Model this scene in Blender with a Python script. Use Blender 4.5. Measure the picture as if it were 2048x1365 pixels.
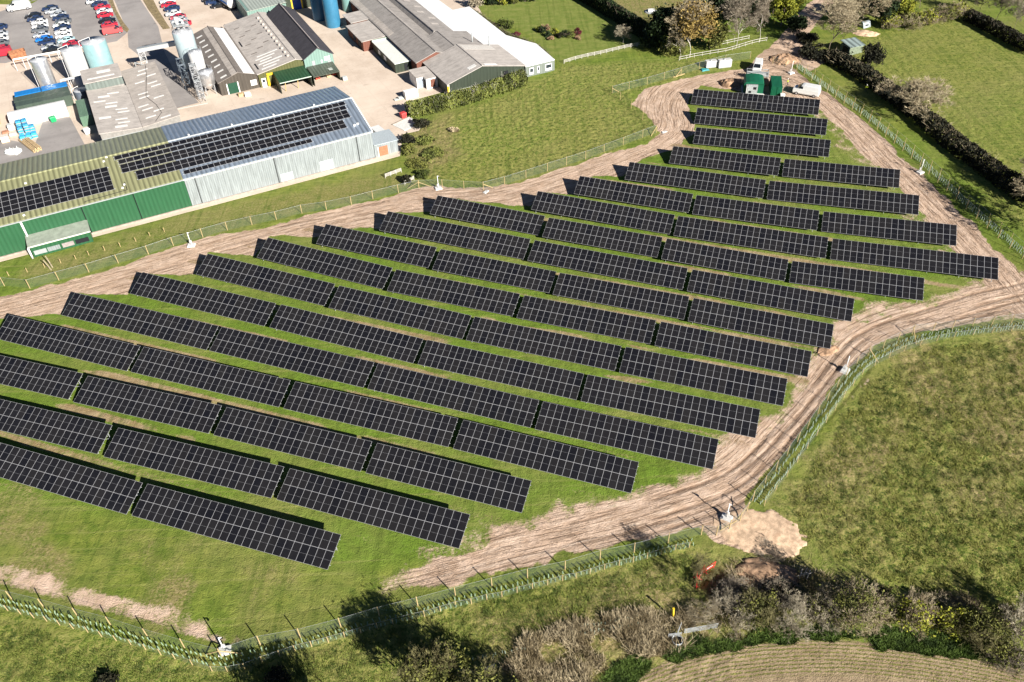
import bpy, math, random
import numpy as np
from mathutils import Matrix, Vector
random.seed(11); rng = np.random.default_rng(11)
SC = bpy.context.scene; COL = SC.collection
for _o in list(bpy.data.objects): bpy.data.objects.remove(_o)

# ------------------------------------------------------------ camera (fitted to the photograph), sky, sun
F_PX, PITCH, ROLL, CAM_H = 1685.886, 0.7211287, -0.0406925, 91.0172
_cp, _sp, _cr, _sr = math.cos(PITCH), math.sin(PITCH), math.cos(ROLL), math.sin(ROLL)
C_F = Vector((0, _cp, -_sp)); _r = Vector((1, 0, 0)); _u = _r.cross(C_F)
C_R = _cr * _r + _sr * _u; C_U = -_sr * _r + _cr * _u
cam_d = bpy.data.cameras.new('camera'); cam = bpy.data.objects.new('camera', cam_d); COL.objects.link(cam)
cam.matrix_world = Matrix(((C_R.x, C_U.x, -C_F.x, 0), (C_R.y, C_U.y, -C_F.y, 0), (C_R.z, C_U.z, -C_F.z, CAM_H), (0, 0, 0, 1)))
cam_d.sensor_width = 36; cam_d.lens = F_PX / 2048 * 36; cam_d.clip_start = 1; cam_d.clip_end = 5000
SC.camera = cam
SUN_AZ, SUN_EL = math.radians(-51), math.radians(27.5)
SUN_DIR = Vector((math.cos(SUN_AZ) * math.cos(SUN_EL), math.sin(SUN_AZ) * math.cos(SUN_EL), math.sin(SUN_EL)))
W = bpy.data.worlds.new('World'); SC.world = W; W.use_nodes = True
_nt = W.node_tree; _bg = _nt.nodes['Background']
_sky = _nt.nodes.new('ShaderNodeTexSky'); _sky.sky_type = 'NISHITA'; _sky.sun_disc = False
_sky.sun_elevation = SUN_EL; _sky.sun_rotation = math.atan2(SUN_DIR.x, SUN_DIR.y)
_nt.links.new(_sky.outputs[0], _bg.inputs[0]); _bg.inputs[1].default_value = 0.05
_sky.air_density = .45; _sky.dust_density = .2; _sky.altitude = 2500
sun_d = bpy.data.lights.new('sun', 'SUN'); sun = bpy.data.objects.new('sun', sun_d); COL.objects.link(sun)
sun_d.energy = 5.0; sun_d.angle = math.radians(0.5); sun_d.color = (1, .955, .88)
sun.rotation_euler = SUN_DIR.to_track_quat('Z', 'Y').to_euler(); sun.location = SUN_DIR * 400
SC.view_settings.view_transform = 'Standard'; SC.view_settings.look = 'None'
SC.view_settings.gamma = 1; SC.view_settings.exposure = 1.12
try: SC.view_settings.use_curve_mapping = False
except Exception: pass
SC.cycles.max_bounces = 5; SC.cycles.diffuse_bounces = 1; SC.cycles.glossy_bounces = 2
SC.cycles.transparent_max_bounces = 12

# ------------------------------------------------------------ where a direction of the photograph meets the land
def g(x, y, z=0.0):
    d = C_F + ((x - 1024) / F_PX) * C_R - ((y - 682.5) / F_PX) * C_U
    t = (z - CAM_H) / d.z
    return Vector((0, 0, CAM_H)) + d * t
def gl(pts): return [g(*p) for p in pts]
def ZM(ox, oy, s): return lambda x, y: (ox + x / s, oy + y / s)
Z1 = ZM(0, 0, 5.055); Z2 = ZM(300, 0, 5.055); Z3 = ZM(660, 0, 4.096); Z6 = ZM(1100, 0, 4.096); Z7 = ZM(1550, 0, 4.112); ZQ = ZM(0, 150, 4.976)
F_ANG = math.radians(25.5); F_O = g(385.6, 413.9)          # the factory's own axes
F_X = Vector((math.cos(F_ANG), math.sin(F_ANG), 0)); F_Y = Vector((-math.sin(F_ANG), math.cos(F_ANG), 0))
def fw(u, v, z=0.0): return F_O + F_X * u + F_Y * v + Vector((0, 0, z))
def fl(p):
    d = p - F_O; return d.dot(F_X), d.dot(F_Y)

# ------------------------------------------------------------ materials
class NT:
    def __init__(s, m):
        m.use_nodes = True; s.t = m.node_tree; s.n = s.t.nodes; s.bsdf = s.n['Principled BSDF']
    def L(s, sock, v):
        if isinstance(v, bpy.types.NodeSocket): s.t.links.new(v, sock)
        elif isinstance(v, (tuple, list)) and len(v) == 3 and sock.type == 'RGBA': sock.default_value = (*v, 1)
        else: sock.default_value = v
    def new(s, t, **k):
        n = s.n.new(t)
        for a, b in k.items(): setattr(n, a, b)
        return n
    def math(s, op, a, b=0.0, c=None, clamp=False):
        n = s.new('ShaderNodeMath', operation=op, use_clamp=clamp); s.L(n.inputs[0], a); s.L(n.inputs[1], b)
        if c is not None: s.L(n.inputs[2], c)
        return n.outputs[0]
    def mix(s, f, a, b, mode='MIX'):
        n = s.new('ShaderNodeMix', data_type='RGBA', blend_type=mode); s.L(n.inputs[0], f); s.L(n.inputs[6], a); s.L(n.inputs[7], b)
        return n.outputs[2]
    def pos(s): return s.new('ShaderNodeNewGeometry').outputs['Position']
    def obj(s): return s.new('ShaderNodeTexCoord').outputs['Object']
    def island(s): return s.new('ShaderNodeNewGeometry').outputs['Random Per Island']
    def mapping(s, v, scale=(1, 1, 1), rot=(0, 0, 0)):
        n = s.new('ShaderNodeMapping'); s.L(n.inputs[0], v); n.inputs['Scale'].default_value = scale; n.inputs['Rotation'].default_value = rot
        return n.outputs[0]
    def noise(s, scale, detail=3, rough=.55, vec=None, dist=0.0):
        n = s.new('ShaderNodeTexNoise'); s.L(n.inputs['Vector'], vec if vec is not None else s.pos())
        n.inputs['Scale'].default_value = scale; n.inputs['Detail'].default_value = detail; n.inputs['Roughness'].default_value = rough
        n.inputs['Distortion'].default_value = dist
        return n.outputs['Fac']
    def ramp(s, f, a, b, lo=0.0, hi=1.0):
        n = s.new('ShaderNodeMapRange'); n.clamp = True; s.L(n.inputs[0], f)
        n.inputs[1].default_value = a; n.inputs[2].default_value = b; n.inputs[3].default_value = lo; n.inputs[4].default_value = hi
        n.interpolation_type = 'SMOOTHSTEP'
        return n.outputs[0]
    def attr(s, name): return s.new('ShaderNodeAttribute', attribute_name=name).outputs['Fac']
    def sep(s, v):
        n = s.new('ShaderNodeSeparateXYZ'); s.L(n.inputs[0], v); return n.outputs
    def bump(s, h, strength=.5, dist=.1):
        n = s.new('ShaderNodeBump'); n.inputs['Strength'].default_value = strength; n.inputs['Distance'].default_value = dist
        s.L(n.inputs['Height'], h); s.L(s.bsdf.inputs['Normal'], n.outputs[0])
    def out(s, col, rough=.7, metal=0.0, spec=.3):
        s.L(s.bsdf.inputs['Base Color'], col); s.L(s.bsdf.inputs['Roughness'], rough); s.L(s.bsdf.inputs['Metallic'], metal)
        s.bsdf.inputs['Specular IOR Level'].default_value = spec
MATS = {}
def M(name, col, rough=.6, metal=0.0, var=.12, scale=3.0, spec=.3, dirt=None):
    """painted / worn surface: base colour broken by two scales of noise"""
    if name in MATS: return MATS[name]
    m = bpy.data.materials.new(name); t = NT(m); v = t.obj()
    a = t.noise(scale, 4, .6, v); b = t.noise(scale * 9, 2, .5, v)
    f = t.math('ADD', t.math('MULTIPLY', a, .7), t.math('MULTIPLY', b, .3))
    lo = tuple(c * (1 - 2 * var) for c in col); hi = tuple(min(1, c * (1 + 2 * var)) for c in col)
    c = t.mix(t.ramp(f, .3, .7), lo, hi)
    if dirt: c = t.mix(t.ramp(t.noise(scale * .6, 5, .65, v), .52, .75), c, dirt)
    t.out(c, rough, metal, spec); MATS[name] = m
    return m
def M_rib(name, col, pitch=.33, axis=0, rough=.45, metal=0.0, var=.1, dark=.72, streak=0.0, streakcol=(.05, .06, .05)):
    """profiled sheeting: ribs along one local axis, fall-line staining"""
    if name in MATS: return MATS[name]
    m = bpy.data.materials.new(name); t = NT(m); v = t.obj(); x = t.sep(v)[axis]
    w = t.math('SINE', t.math('MULTIPLY', x, 2 * math.pi / pitch))
    k = t.math('ADD', t.math('MULTIPLY', w, .5), .5)
    c = t.mix(t.ramp(k, .1, .5), tuple(q * dark for q in col), col)
    sc = [.25, .25, .25]; sc[axis] = 2.2
    n = t.noise(1.0, 4, .6, t.mapping(v, tuple(sc)))
    c = t.mix(t.ramp(n, .3, .72), c, t.mix(1.0, c, tuple([1 - 2.2 * var] * 3), 'MULTIPLY'))
    if streak: c = t.mix(t.math('MULTIPLY', t.ramp(t.noise(1.0, 5, .7, t.mapping(v, tuple(q * 1.4 for q in sc))), .5, .75), streak), c, streakcol)
    t.out(c, rough, metal, .35); t.bump(k, .6, pitch * .18); MATS[name] = m
    return m
def M_fibre(name, col, axis=1):
    """old fibre-cement sheeting: lichen, laps, slight corrugation"""
    if name in MATS: return MATS[name]
    m = bpy.data.materials.new(name); t = NT(m); v = t.obj()
    n1 = t.noise(.5, 5, .7, v); n2 = t.noise(4, 4, .7, v)
    sc = [3.0, 3.0, 1]; sc[axis] = .35
    n3 = t.noise(1.0, 3, .6, t.mapping(v, (sc[1], sc[0], 1)))
    c = t.mix(t.ramp(n1, .3, .7), tuple(q * .72 for q in col), tuple(min(1, q * 1.18) for q in col))
    c = t.mix(t.ramp(n2, .5, .72), c, tuple(q * .5 for q in col))
    c = t.mix(t.ramp(n3, .35, .6, 0, .6), c, tuple(q * 1.12 for q in col))
    lap = t.math('FRACT', t.math('MULTIPLY', t.sep(v)[axis], .55))
    c = t.mix(t.ramp(lap, 0, .07, .55, 0), c, tuple(q * .4 for q in col))
    t.out(c, .9, 0, .15); t.bump(n2, .5, .05); MATS[name] = m
    return m
def M_leaf(name, a, b, c=None, clump=.9):
    """foliage: colour per leaf and per clump"""
    if name in MATS: return MATS[name]
    m = bpy.data.materials.new(name); t = NT(m)
    k = t.mix(t.island(), a, b)
    k = t.mix(t.ramp(t.noise(clump, 3, .6), .42, .62), k, c if c else tuple(q * .55 for q in a))
    t.out(k, .75, 0, .2); MATS[name] = m
    return m

# ------------------------------------------------------------ mesh helpers
def tag(o, label=None, cat=None, group=None, kind=None):
    if label: o['label'] = label
    if cat: o['category'] = cat
    if group: o['group'] = group
    if kind: o['kind'] = kind
    return o
def link(o, parent=None):
    COL.objects.link(o)
    if parent is not None: o.parent = parent
    return o
def empty(name, loc, rot=0.0):
    o = bpy.data.objects.new(name, None); o.location = loc; o.rotation_euler = (0, 0, rot); o.empty_display_size = .5
    return link(o)
def np_mesh(name, V, Fq, mat, parent=None, n=4, smooth=False):
    """V (k,3) array, Fq (m,n) index array"""
    me = bpy.data.meshes.new(name); V = np.asarray(V, np.float32); Fq = np.asarray(Fq, np.int32)
    me.vertices.add(len(V)); me.vertices.foreach_set('co', V.ravel())
    me.loops.add(Fq.size); me.loops.foreach_set('vertex_index', Fq.ravel())
    me.polygons.add(len(Fq)); me.polygons.foreach_set('loop_start', np.arange(0, Fq.size, n, dtype=np.int32))
    me.polygons.foreach_set('loop_total', np.full(len(Fq), n, np.int32))
    me.update(calc_edges=True); me.validate()
    if smooth: me.polygons.foreach_set('use_smooth', np.ones(len(Fq), bool))
    if mat: me.materials.append(mat)
    return link(bpy.data.objects.new(name, me), parent)
class MB:
    """collects simple solids that become ONE mesh object"""
    def __init__(s): s.v = []; s.f = []; s.m = []; s.mi = 0; s.sm = []
    def face(s, pts, smooth=False):
        k = len(s.v); s.v += [tuple(p) for p in pts]; s.f.append(tuple(range(k, k + len(pts)))); s.m.append(s.mi); s.sm.append(smooth)
    def box(s, x0, x1, y0, y1, z0, z1):
        k = len(s.v); s.v += [(x, y, z) for z in (z0, z1) for x, y in ((x0, y0), (x1, y0), (x1, y1), (x0, y1))]
        for q in ((3, 2, 1, 0), (4, 5, 6, 7), (0, 1, 5, 4), (1, 2, 6, 5), (2, 3, 7, 6), (3, 0, 4, 7)):
            s.f.append(tuple(k + i for i in q)); s.m.append(s.mi); s.sm.append(False)
        return s
    def prism(s, bottom, top):
        n = len(bottom); k = len(s.v); s.v += [tuple(p) for p in bottom] + [tuple(p) for p in top]
        s.f.append(tuple(k + i for i in reversed(range(n)))); s.f.append(tuple(k + n + i for i in range(n)))
        for i in range(n): s.f.append((k + i, k + (i + 1) % n, k + n + (i + 1) % n, k + n + i))
        s.m += [s.mi] * (n + 2); s.sm += [False] * (n + 2)
        return s
    def slab(s, top, th): return s.prism([(p[0], p[1], p[2] - th) for p in top], top)
    def bar(s, a, b, r, n=6, r2=None):
        a = Vector(a); b = Vector(b); d = (b - a)
        if d.length < 1e-6: return s
        d.normalize(); p = d.orthogonal().normalized(); q = d.cross(p); r2 = r if r2 is None else r2; k = len(s.v)
        for c, rr in ((a, r), (b, r2)):
            for i in range(n):
                t = 2 * math.pi * (i + .5) / n; s.v.append(tuple(c + (p * math.cos(t) + q * math.sin(t)) * rr))
        for i in range(n):
            s.f.append((k + i, k + (i + 1) % n, k + n + (i + 1) % n, k + n + i)); s.m.append(s.mi); s.sm.append(n > 6)
        s.f.append(tuple(k + i for i in reversed(range(n)))); s.f.append(tuple(k + n + i for i in range(n))); s.m += [s.mi] * 2; s.sm += [False] * 2
        return s
    def lathe(s, prof, n=28, c=(0, 0)):
        k = len(s.v)
        for r, z in prof:
            for i in range(n):
                t = 2 * math.pi * i / n; s.v.append((c[0] + r * math.cos(t), c[1] + r * math.sin(t), z))
        for j in range(len(prof) - 1):
            for i in range(n):
                s.f.append((k + j * n + i, k + j * n + (i + 1) % n, k + (j + 1) * n + (i + 1) % n, k + (j + 1) * n + i)); s.m.append(s.mi); s.sm.append(True)
        s.f.append(tuple(k + (len(prof) - 1) * n + i for i in range(n))); s.m.append(s.mi); s.sm.append(False)
        return s
    def build(s, name, mats, parent=None, bevel=0.0):
        me = bpy.data.meshes.new(name); me.from_pydata(s.v, [], s.f); me.update()
        for m in (mats if isinstance(mats, (list, tuple)) else [mats]): me.materials.append(m)
        me.polygons.foreach_set('material_index', s.m); me.polygons.foreach_set('use_smooth', s.sm)
        o = link(bpy.data.objects.new(name, me), parent)
        if bevel:
            b = o.modifiers.new('bevel', 'BEVEL'); b.width = bevel; b.segments = 2; b.limit_method = 'ANGLE'
        return o
def copy_tree(o, parent=None):
    c = o.copy(); link(c, parent)
    for ch in list(o.children): copy_tree(ch, c)
    return c
ORD = 'first second third fourth fifth sixth seventh eighth ninth tenth eleventh twelfth thirteenth fourteenth fifteenth sixteenth seventeenth eighteenth'.split()

# ------------------------------------------------------------ ground
def vnoise(x, y, scale, seed):
    r = np.random.default_rng(seed).random((256, 256)).astype(np.float32)
    X = x * scale; Y = y * scale; xi = np.floor(X).astype(int); yi = np.floor(Y).astype(int); fx = X - xi; fy = Y - yi
    fx = fx * fx * (3 - 2 * fx); fy = fy * fy * (3 - 2 * fy); a = xi % 256; b = yi % 256; a1 = (a + 1) % 256; b1 = (b + 1) % 256
    return (r[a, b] * (1 - fx) + r[a1, b] * fx) * (1 - fy) + (r[a, b1] * (1 - fx) + r[a1, b1] * fx) * fy
def fbm(x, y, scale, seed, oct=3):
    s = 0; k = 0; a = 1
    for i in range(oct): s = s + a * vnoise(x + 17 * i, y + 31 * i, scale * 2 ** i, seed + i); k += a; a *= .5
    return s / k
def sstep(t): t = np.clip(t, 0, 1); return t * t * (3 - 2 * t)
def line_dist(x, y, pts):
    """distance to a polyline, signed side, and length along it"""
    best = np.full(x.shape, 1e9, np.float32); side = np.zeros(x.shape, np.float32); along = np.zeros(x.shape, np.float32); L0 = 0
    for a, b in zip(pts[:-1], pts[1:]):
        dx, dy = b.x - a.x, b.y - a.y; L = math.hypot(dx, dy) + 1e-9; ux, uy = dx / L, dy / L
        px, py = x - a.x, y - a.y; t = np.clip(px * ux + py * uy, 0, L); ex, ey = px - t * ux, py - t * uy
        d = np.hypot(ex, ey); m = d < best; best = np.where(m, d, best); side = np.where(m, np.sign(ux * py - uy * px), side); along = np.where(m, L0 + t, along); L0 += L
    return best, side, along
def poly_sd(x, y, pts):
    """signed distance to a polygon, positive inside"""
    d, _, _ = line_dist(x, y, pts + [pts[0]]); ins = np.zeros(x.shape, bool); n = len(pts)
    for i in range(n):
        a, b = pts[i], pts[(i + 1) % n]
        if a.y == b.y: continue
        c = (a.y > y) != (b.y > y); ins ^= c & (x < (b.x - a.x) * (y - a.y) / (b.y - a.y) + a.x)
    return np.where(ins, d, -d)
def smooth_line(pts, k=2):
    for _ in range(k):
        q = [pts[0]]
        for a, b in zip(pts[:-1], pts[1:]): q += [a.lerp(b, .25), a.lerp(b, .75)]
        pts = q + [pts[-1]]
    return pts

WEST_DIRT = [(-60, 612), (0, 590), (130, 560), (250, 533), (330, 503), (400, 480), (520, 455), (640, 425), (760, 400), (850, 374), (900, 378), (1000, 376), (1100, 344), (1200, 315), (1290, 290), (1325, 266), (1300, 240), (1262, 208), (1290, 180), (1350, 163), (1420, 146), (1490, 138), (1540, 95), (1600, 78), (1660, 120), (1610, 150), (1640, 180), (1660, 205), (1640, 215), (1560, 195), (1400, 170), (1378, 200), (1385, 265), (1340, 300), (1270, 325), (1245, 352), (1180, 355), (1150, 385), (1090, 385), (1060, 412), (900, 395), (860, 425), (790, 425), (760, 458), (660, 450), (640, 472), (540, 475), (510, 512), (420, 506), (390, 550), (290, 545), (258, 592), (150, 590), (124, 630), (0, 640), (-60, 645)]
NE_TRACK = [(1560, 150), (1610, 165), (1655, 205), (1700, 245), (1760, 305), (1820, 360), (1880, 425), (1940, 490), (1995, 545), (2060, 620)]
SE_TRACK = [(2120, 570), (2040, 590), (1985, 602), (1900, 628), (1830, 648), (1760, 672), (1715, 706), (1680, 752), (1640, 805), (1590, 860), (1540, 915), (1490, 962), (1430, 992), (1370, 1012), (1290, 1040), (1200, 1062), (1100, 1085), (1000, 1108), (900, 1140), (800, 1165), (700, 1180), (610, 1192)]
SW_TRACK = [(-40, 1150), (60, 1172), (160, 1196), (260, 1225), (350, 1252), (450, 1292)]
FAR_LANE = [(1540, 130), (1560, 105), (1590, 70), (1612, 40), (1640, 12), (1660, -20)]
CROP_EDGE = [(1180, 1400), (1240, 1362), (1330, 1325), (1420, 1300), (1520, 1286), (1650, 1281), (1780, 1290), (1900, 1307), (2048, 1338), (2150, 1370)]
YARD = [(-80, 545), (-80, 60), (-80, 8), (60, 10), (130, -25), (560, -60), (700, -60), (900, -60), (960, 20), (1010, 140), (940, 170), (808, 205), (815, 240), (845, 246), (838, 262), (806, 268), (800, 312), (762, 322)]
AREA = [(-60, 650), (150, 585), (420, 505), (650, 447), (870, 395), (1080, 385), (1260, 330), (1340, 296), (1390, 215), (1385, 180), (1640, 200), (1665, 300), (1800, 345), (1930, 480), (1990, 560), (1850, 615), (1680, 690), (1590, 810), (1440, 945), (1280, 1000), (1060, 1030), (930, 1110), (660, 1150), (260, 1040), (-60, 985)]
FENCE_LOW = [(-50, 1180), (25, 1200), (88, 1215), (156, 1234), (222, 1251), (296, 1275), (369, 1296), (444, 1315), (521, 1290), (601, 1276), (682, 1255), (759, 1232), (836, 1213), (911, 1193), (984, 1174), (1055, 1156), (1130, 1140), (1200, 1119), (1268, 1105), (1336, 1086), (1402, 1070)]
GUARD_R = [(1516, 1006), (1570, 938), (1625, 862), (1675, 795), (1714, 744), (1746, 719), (1800, 690), (1850, 676), (1920, 667), (1990, 660), (2060, 652)]
GUARD_NE = [(1595, 134), (1645, 171), (1697, 206), (1752, 248), (1807, 294), (1859, 340), (1915, 393), (1970, 443), (2070, 530)]
GUARD_LOW = [(-20, 1202), (60, 1222), (140, 1243), (220, 1265), (300, 1290), (380, 1313), (445, 1330), (520, 1310), (600, 1291), (690, 1267), (780, 1243), (870, 1221), (960, 1194), (1050, 1173), (1140, 1150), (1230, 1128), (1320, 1104), (1395, 1085)]

def axis(lo, hi, parts):
    out = [lo]
    for end, st in parts:
        k = max(1, int(round((end - out[-1]) / st))); out += list(np.linspace(out[-1], end, k + 1)[1:])
    return np.array(out, np.float32)
gx = axis(-2500, 2500, [(-900, 400), (-300, 60), (-172, 8), (-112, .7), (105, .27), (165, .6), (300, 8), (900, 60), (2500, 400)])
gy = axis(-2500, 2500, [(-700, 450), (-100, 60), (30, 8), (42, 1), (135, .27), (200, .36), (285, .5), (340, 5), (900, 60), (2500, 400)])
GX, GY = np.meshgrid(gx, gy, indexing='ij'); NXg, NYg = GX.shape; X = GX.ravel(); Y = GY.ravel()
nA = fbm(X, Y, .16, 1, 4); nB = fbm(X, Y, .6, 9, 3); nC = fbm(X, Y, .045, 21, 3); nD = fbm(X, Y, 1.7, 33, 2)
def soft(poly, w, ragged=2.0): return sstep((poly_sd(X, Y, gl(poly)) + (nA - .5) * 2 * ragged + (nB - .5) * ragged) / w * .5 + .5)
def band(pts, hw, w, ragged=1.5):
    d, s, a = line_dist(X, Y, smooth_line(gl(pts))); return sstep((hw - d + (nA - .5) * 2 * ragged + (nB - .5) * ragged) / w * .5 + .5), d * s, a
dirt = soft(WEST_DIRT, .7, 1.1)
ne, ned, nea = band(NE_TRACK, 3.7, 1.0, 1.4); se, sed, sea = band(SE_TRACK, 3.4, 1.0, 1.6); se = sstep((3.6 - 2.0 * sstep((sea - sea.max() * .62) / 55) - np.abs(sed) + (nA - .5) * 3.4 + (nB - .5) * 2.2) / 1.1 * .5 + .5); sw, swd, swa = band(SW_TRACK, 1.9, 1.8, 1.6); lane, lnd, lna = band(FAR_LANE, 3.2, .8, .8)
se = se * sstep((sea.max() - sea) / 30 + .1); sw = sw * (.36 + .34 * nB)
spill = soft([(1400, 1055), (1440, 1000), (1505, 1000), (1545, 1020), (1580, 1055), (1600, 1085), (1540, 1100), (1470, 1098), (1400, 1075)], .6, .8)
track_edge = sstep((6.5 - np.abs(sed + 1.5) + (nA - .5) * 6 + (nC - .5) * 4) / 4) * .75 * sstep((sea.max() - sea) / 40 + .15)
ax = np.where(np.abs(sed) < np.minimum(np.abs(ned), 9), sed, np.where(np.abs(ned) < 9, ned, 0)); al = np.where(np.abs(sed) < np.minimum(np.abs(ned), 9), sea, np.where(np.abs(ned) < 9, nea, 0))
ne_edge = sstep((8.0 - np.abs(ned + 2.5) + (nA - .5) * 7) / 5) * .55
dirt = np.maximum.reduce([dirt, ne, se, sw, lane, spill, track_edge * (.48 + nB * .7), ne_edge * (.42 + nB * .7)])
strips = np.maximum.reduce([band([(x, y) for x, y in L_], w_, .6, .8)[0] for L_, w_ in ((GUARD_R, 1.7), (GUARD_NE, 1.6), (GUARD_LOW, 1.9))]); dirt = dirt * (1 - .92 * strips)
area = soft(AREA, 2, 1)
# worn lanes between the rows run along the rows
ra = math.radians(-20.4); rv = -math.sin(ra) * X + math.cos(ra) * Y; ru = math.cos(ra) * X + math.sin(ra) * Y
strip = fbm(ru * .35, rv * 1.9, .22, 51, 3); phase = np.interp(rv, [40.6, 48.3, 56.1, 63.9, 71.7, 79.3, 86.9, 94.8, 102.2, 110, 117.8, 126, 134, 142.4, 151.4, 160.8, 170.4, 179.9, 189.4, 199], np.arange(20)) % 1
worn = area * sstep((strip - .38) / .2) * sstep(1.3 - np.abs(((phase - .845 + .5) % 1) - .5) / .13) * (.42 + .5 * sstep((Y - 72) / 22))
patch_left = soft([(-40, 1010), (120, 1040), (330, 1100), (480, 1130), (520, 1190), (360, 1230), (200, 1180), (0, 1140)], 6, 7) * sstep((nA - .42) / .22)
crop_line = smooth_line(gl(CROP_EDGE)); cd, cs, ca = line_dist(X, Y, crop_line); cropd = -cd * cs
crop = sstep(cropd / .8 + .5 + (nB - .5))
crop = np.where((Y < 62) & (X > 5), crop, 0)
rough = np.maximum(soft([(1560, 1010), (1640, 870), (1740, 740), (1850, 690), (2150, 640), (2150, 1240), (1900, 1240), (1700, 1130), (1600, 1060)], 3, 3),
                   soft([(-60, 1200), (440, 1320), (1380, 1085), (1500, 1120), (1480, 1400), (-60, 1500)], 1.5, 1.5) * .8)
meadow = soft([(860, 360), (820, 260), (900, 230), (1060, 170), (1130, 130), (1350, 120), (1480, 110), (1420, 140), (1260, 190), (1320, 262), (1200, 310), (1000, 370)], 2, 1)
rough = np.maximum(rough, meadow * .8); rough = np.maximum(rough, soft([(1640, 90), (1900, 40), (2150, 150), (2150, 520), (1990, 420), (1830, 225), (1740, 200)], 2, 2) * .55)
dry = np.maximum.reduce([soft([(1640, 860), (1850, 690), (2150, 650), (2150, 1000), (1800, 1010), (1600, 990)], 9, 9) * sstep((nA - .25) / .3),
      soft([(1000, 1230), (1150, 1190), (1330, 1140), (1420, 1290), (1240, 1370), (1000, 1400)], 3, 4),
      soft([(1180, 0), (1340, -40), (1390, 30), (1300, 70), (1230, 30)], 3, 2), patch_left * .9,
      soft([(815, 320), (830, 240), (900, 230), (925, 310), (860, 350)], 2, 2) * .9,
      soft([(-60, 575), (160, 500), (420, 420), (780, 345), (850, 365), (600, 425), (300, 500), (-60, 590)], 2, 3) * .6,
      soft([(1700, 80), (1760, 40), (2000, 30), (2150, 120), (1900, 260)], 12, 10) * .35 * sstep((nC - .4) / .3),
      soft([(1430, 1120), (1580, 1100), (1700, 1150), (1650, 1240), (1400, 1230)], 3, 3) * .9])
lush = np.maximum(area * .8, sstep((nC - .42) / .25) * .5); lawn = soft([(930, 0), (1010, -30), (1180, -30), (1290, 60), (1285, 95), (1120, 128), (1060, 70)], 1, .3)
yard = sstep(poly_sd(X, Y, gl(YARD)) / .6 + .5)
# wheel ruts
def ruts(d, a, offs, sig=.26):
    r = 0
    for i, o in enumerate(offs): r = r + np.exp(-((d - o - .5 * (fbm(a, a * 0 + i * 7, .06, 70 + i, 2) - .5) * 2) / sig) ** 2) * sstep((fbm(a, a * 0 + i, .05, 90 + i, 2) - .3) / .2)
    return np.clip(r, 0, 1)
rut = np.maximum.reduce([ruts(sed, sea, (-2.5, -1.1, .2, 1.3, 2.6)) * (se > .2), ruts(ned, nea, (-1.6, .2, 1.8)) * .6 * (ne > .2), ruts(lnd, lna, (-1, .9)) * .5])
wd, ws, wa = line_dist(X, Y, smooth_line(gl([(-60, 625), (130, 575), (330, 525), (520, 468), (700, 432), (850, 402), (1000, 395), (1120, 358), (1240, 318), (1330, 285), (1362, 255), (1345, 215), (1370, 175), (1450, 155), (1540, 125)]))); wsd = wd * ws
rut = np.maximum(rut, ruts(wsd, wa, (-2.2, -.6, 1.0, 2.6), .24) * .45 * (dirt > .3))
md, ms, ma = line_dist(X, Y, smooth_line(gl([(905, 340), (980, 260), (1080, 200), (1200, 150), (1330, 128)]))); ax = np.where((ax == 0) & (wd < 9), wsd, ax); al = np.where((al == 0) & (wd < 9), wa, al); mrut = ruts(md * ms, ma, (-1, 1), .35) * .35 * meadow
tuft = np.abs(nD - .5) * 2
Zg = (nA - .5) * .10 + (nB - .5) * .09 + rough * (nD - .35) * .30 * (1 - dirt) + (1 - dirt) * (1 - lawn) * (nD - .5) * .07 + dirt * (nD - .5) * .07 - rut * .17 - mrut * .15
Zg = Zg * (1 - yard) - yard * .10
Zg = np.where((np.abs(X) > 175) | (Y > 300) | (Y < 30), -.06, Zg)
Zg = Zg * (1 - lawn * .7)

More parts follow.
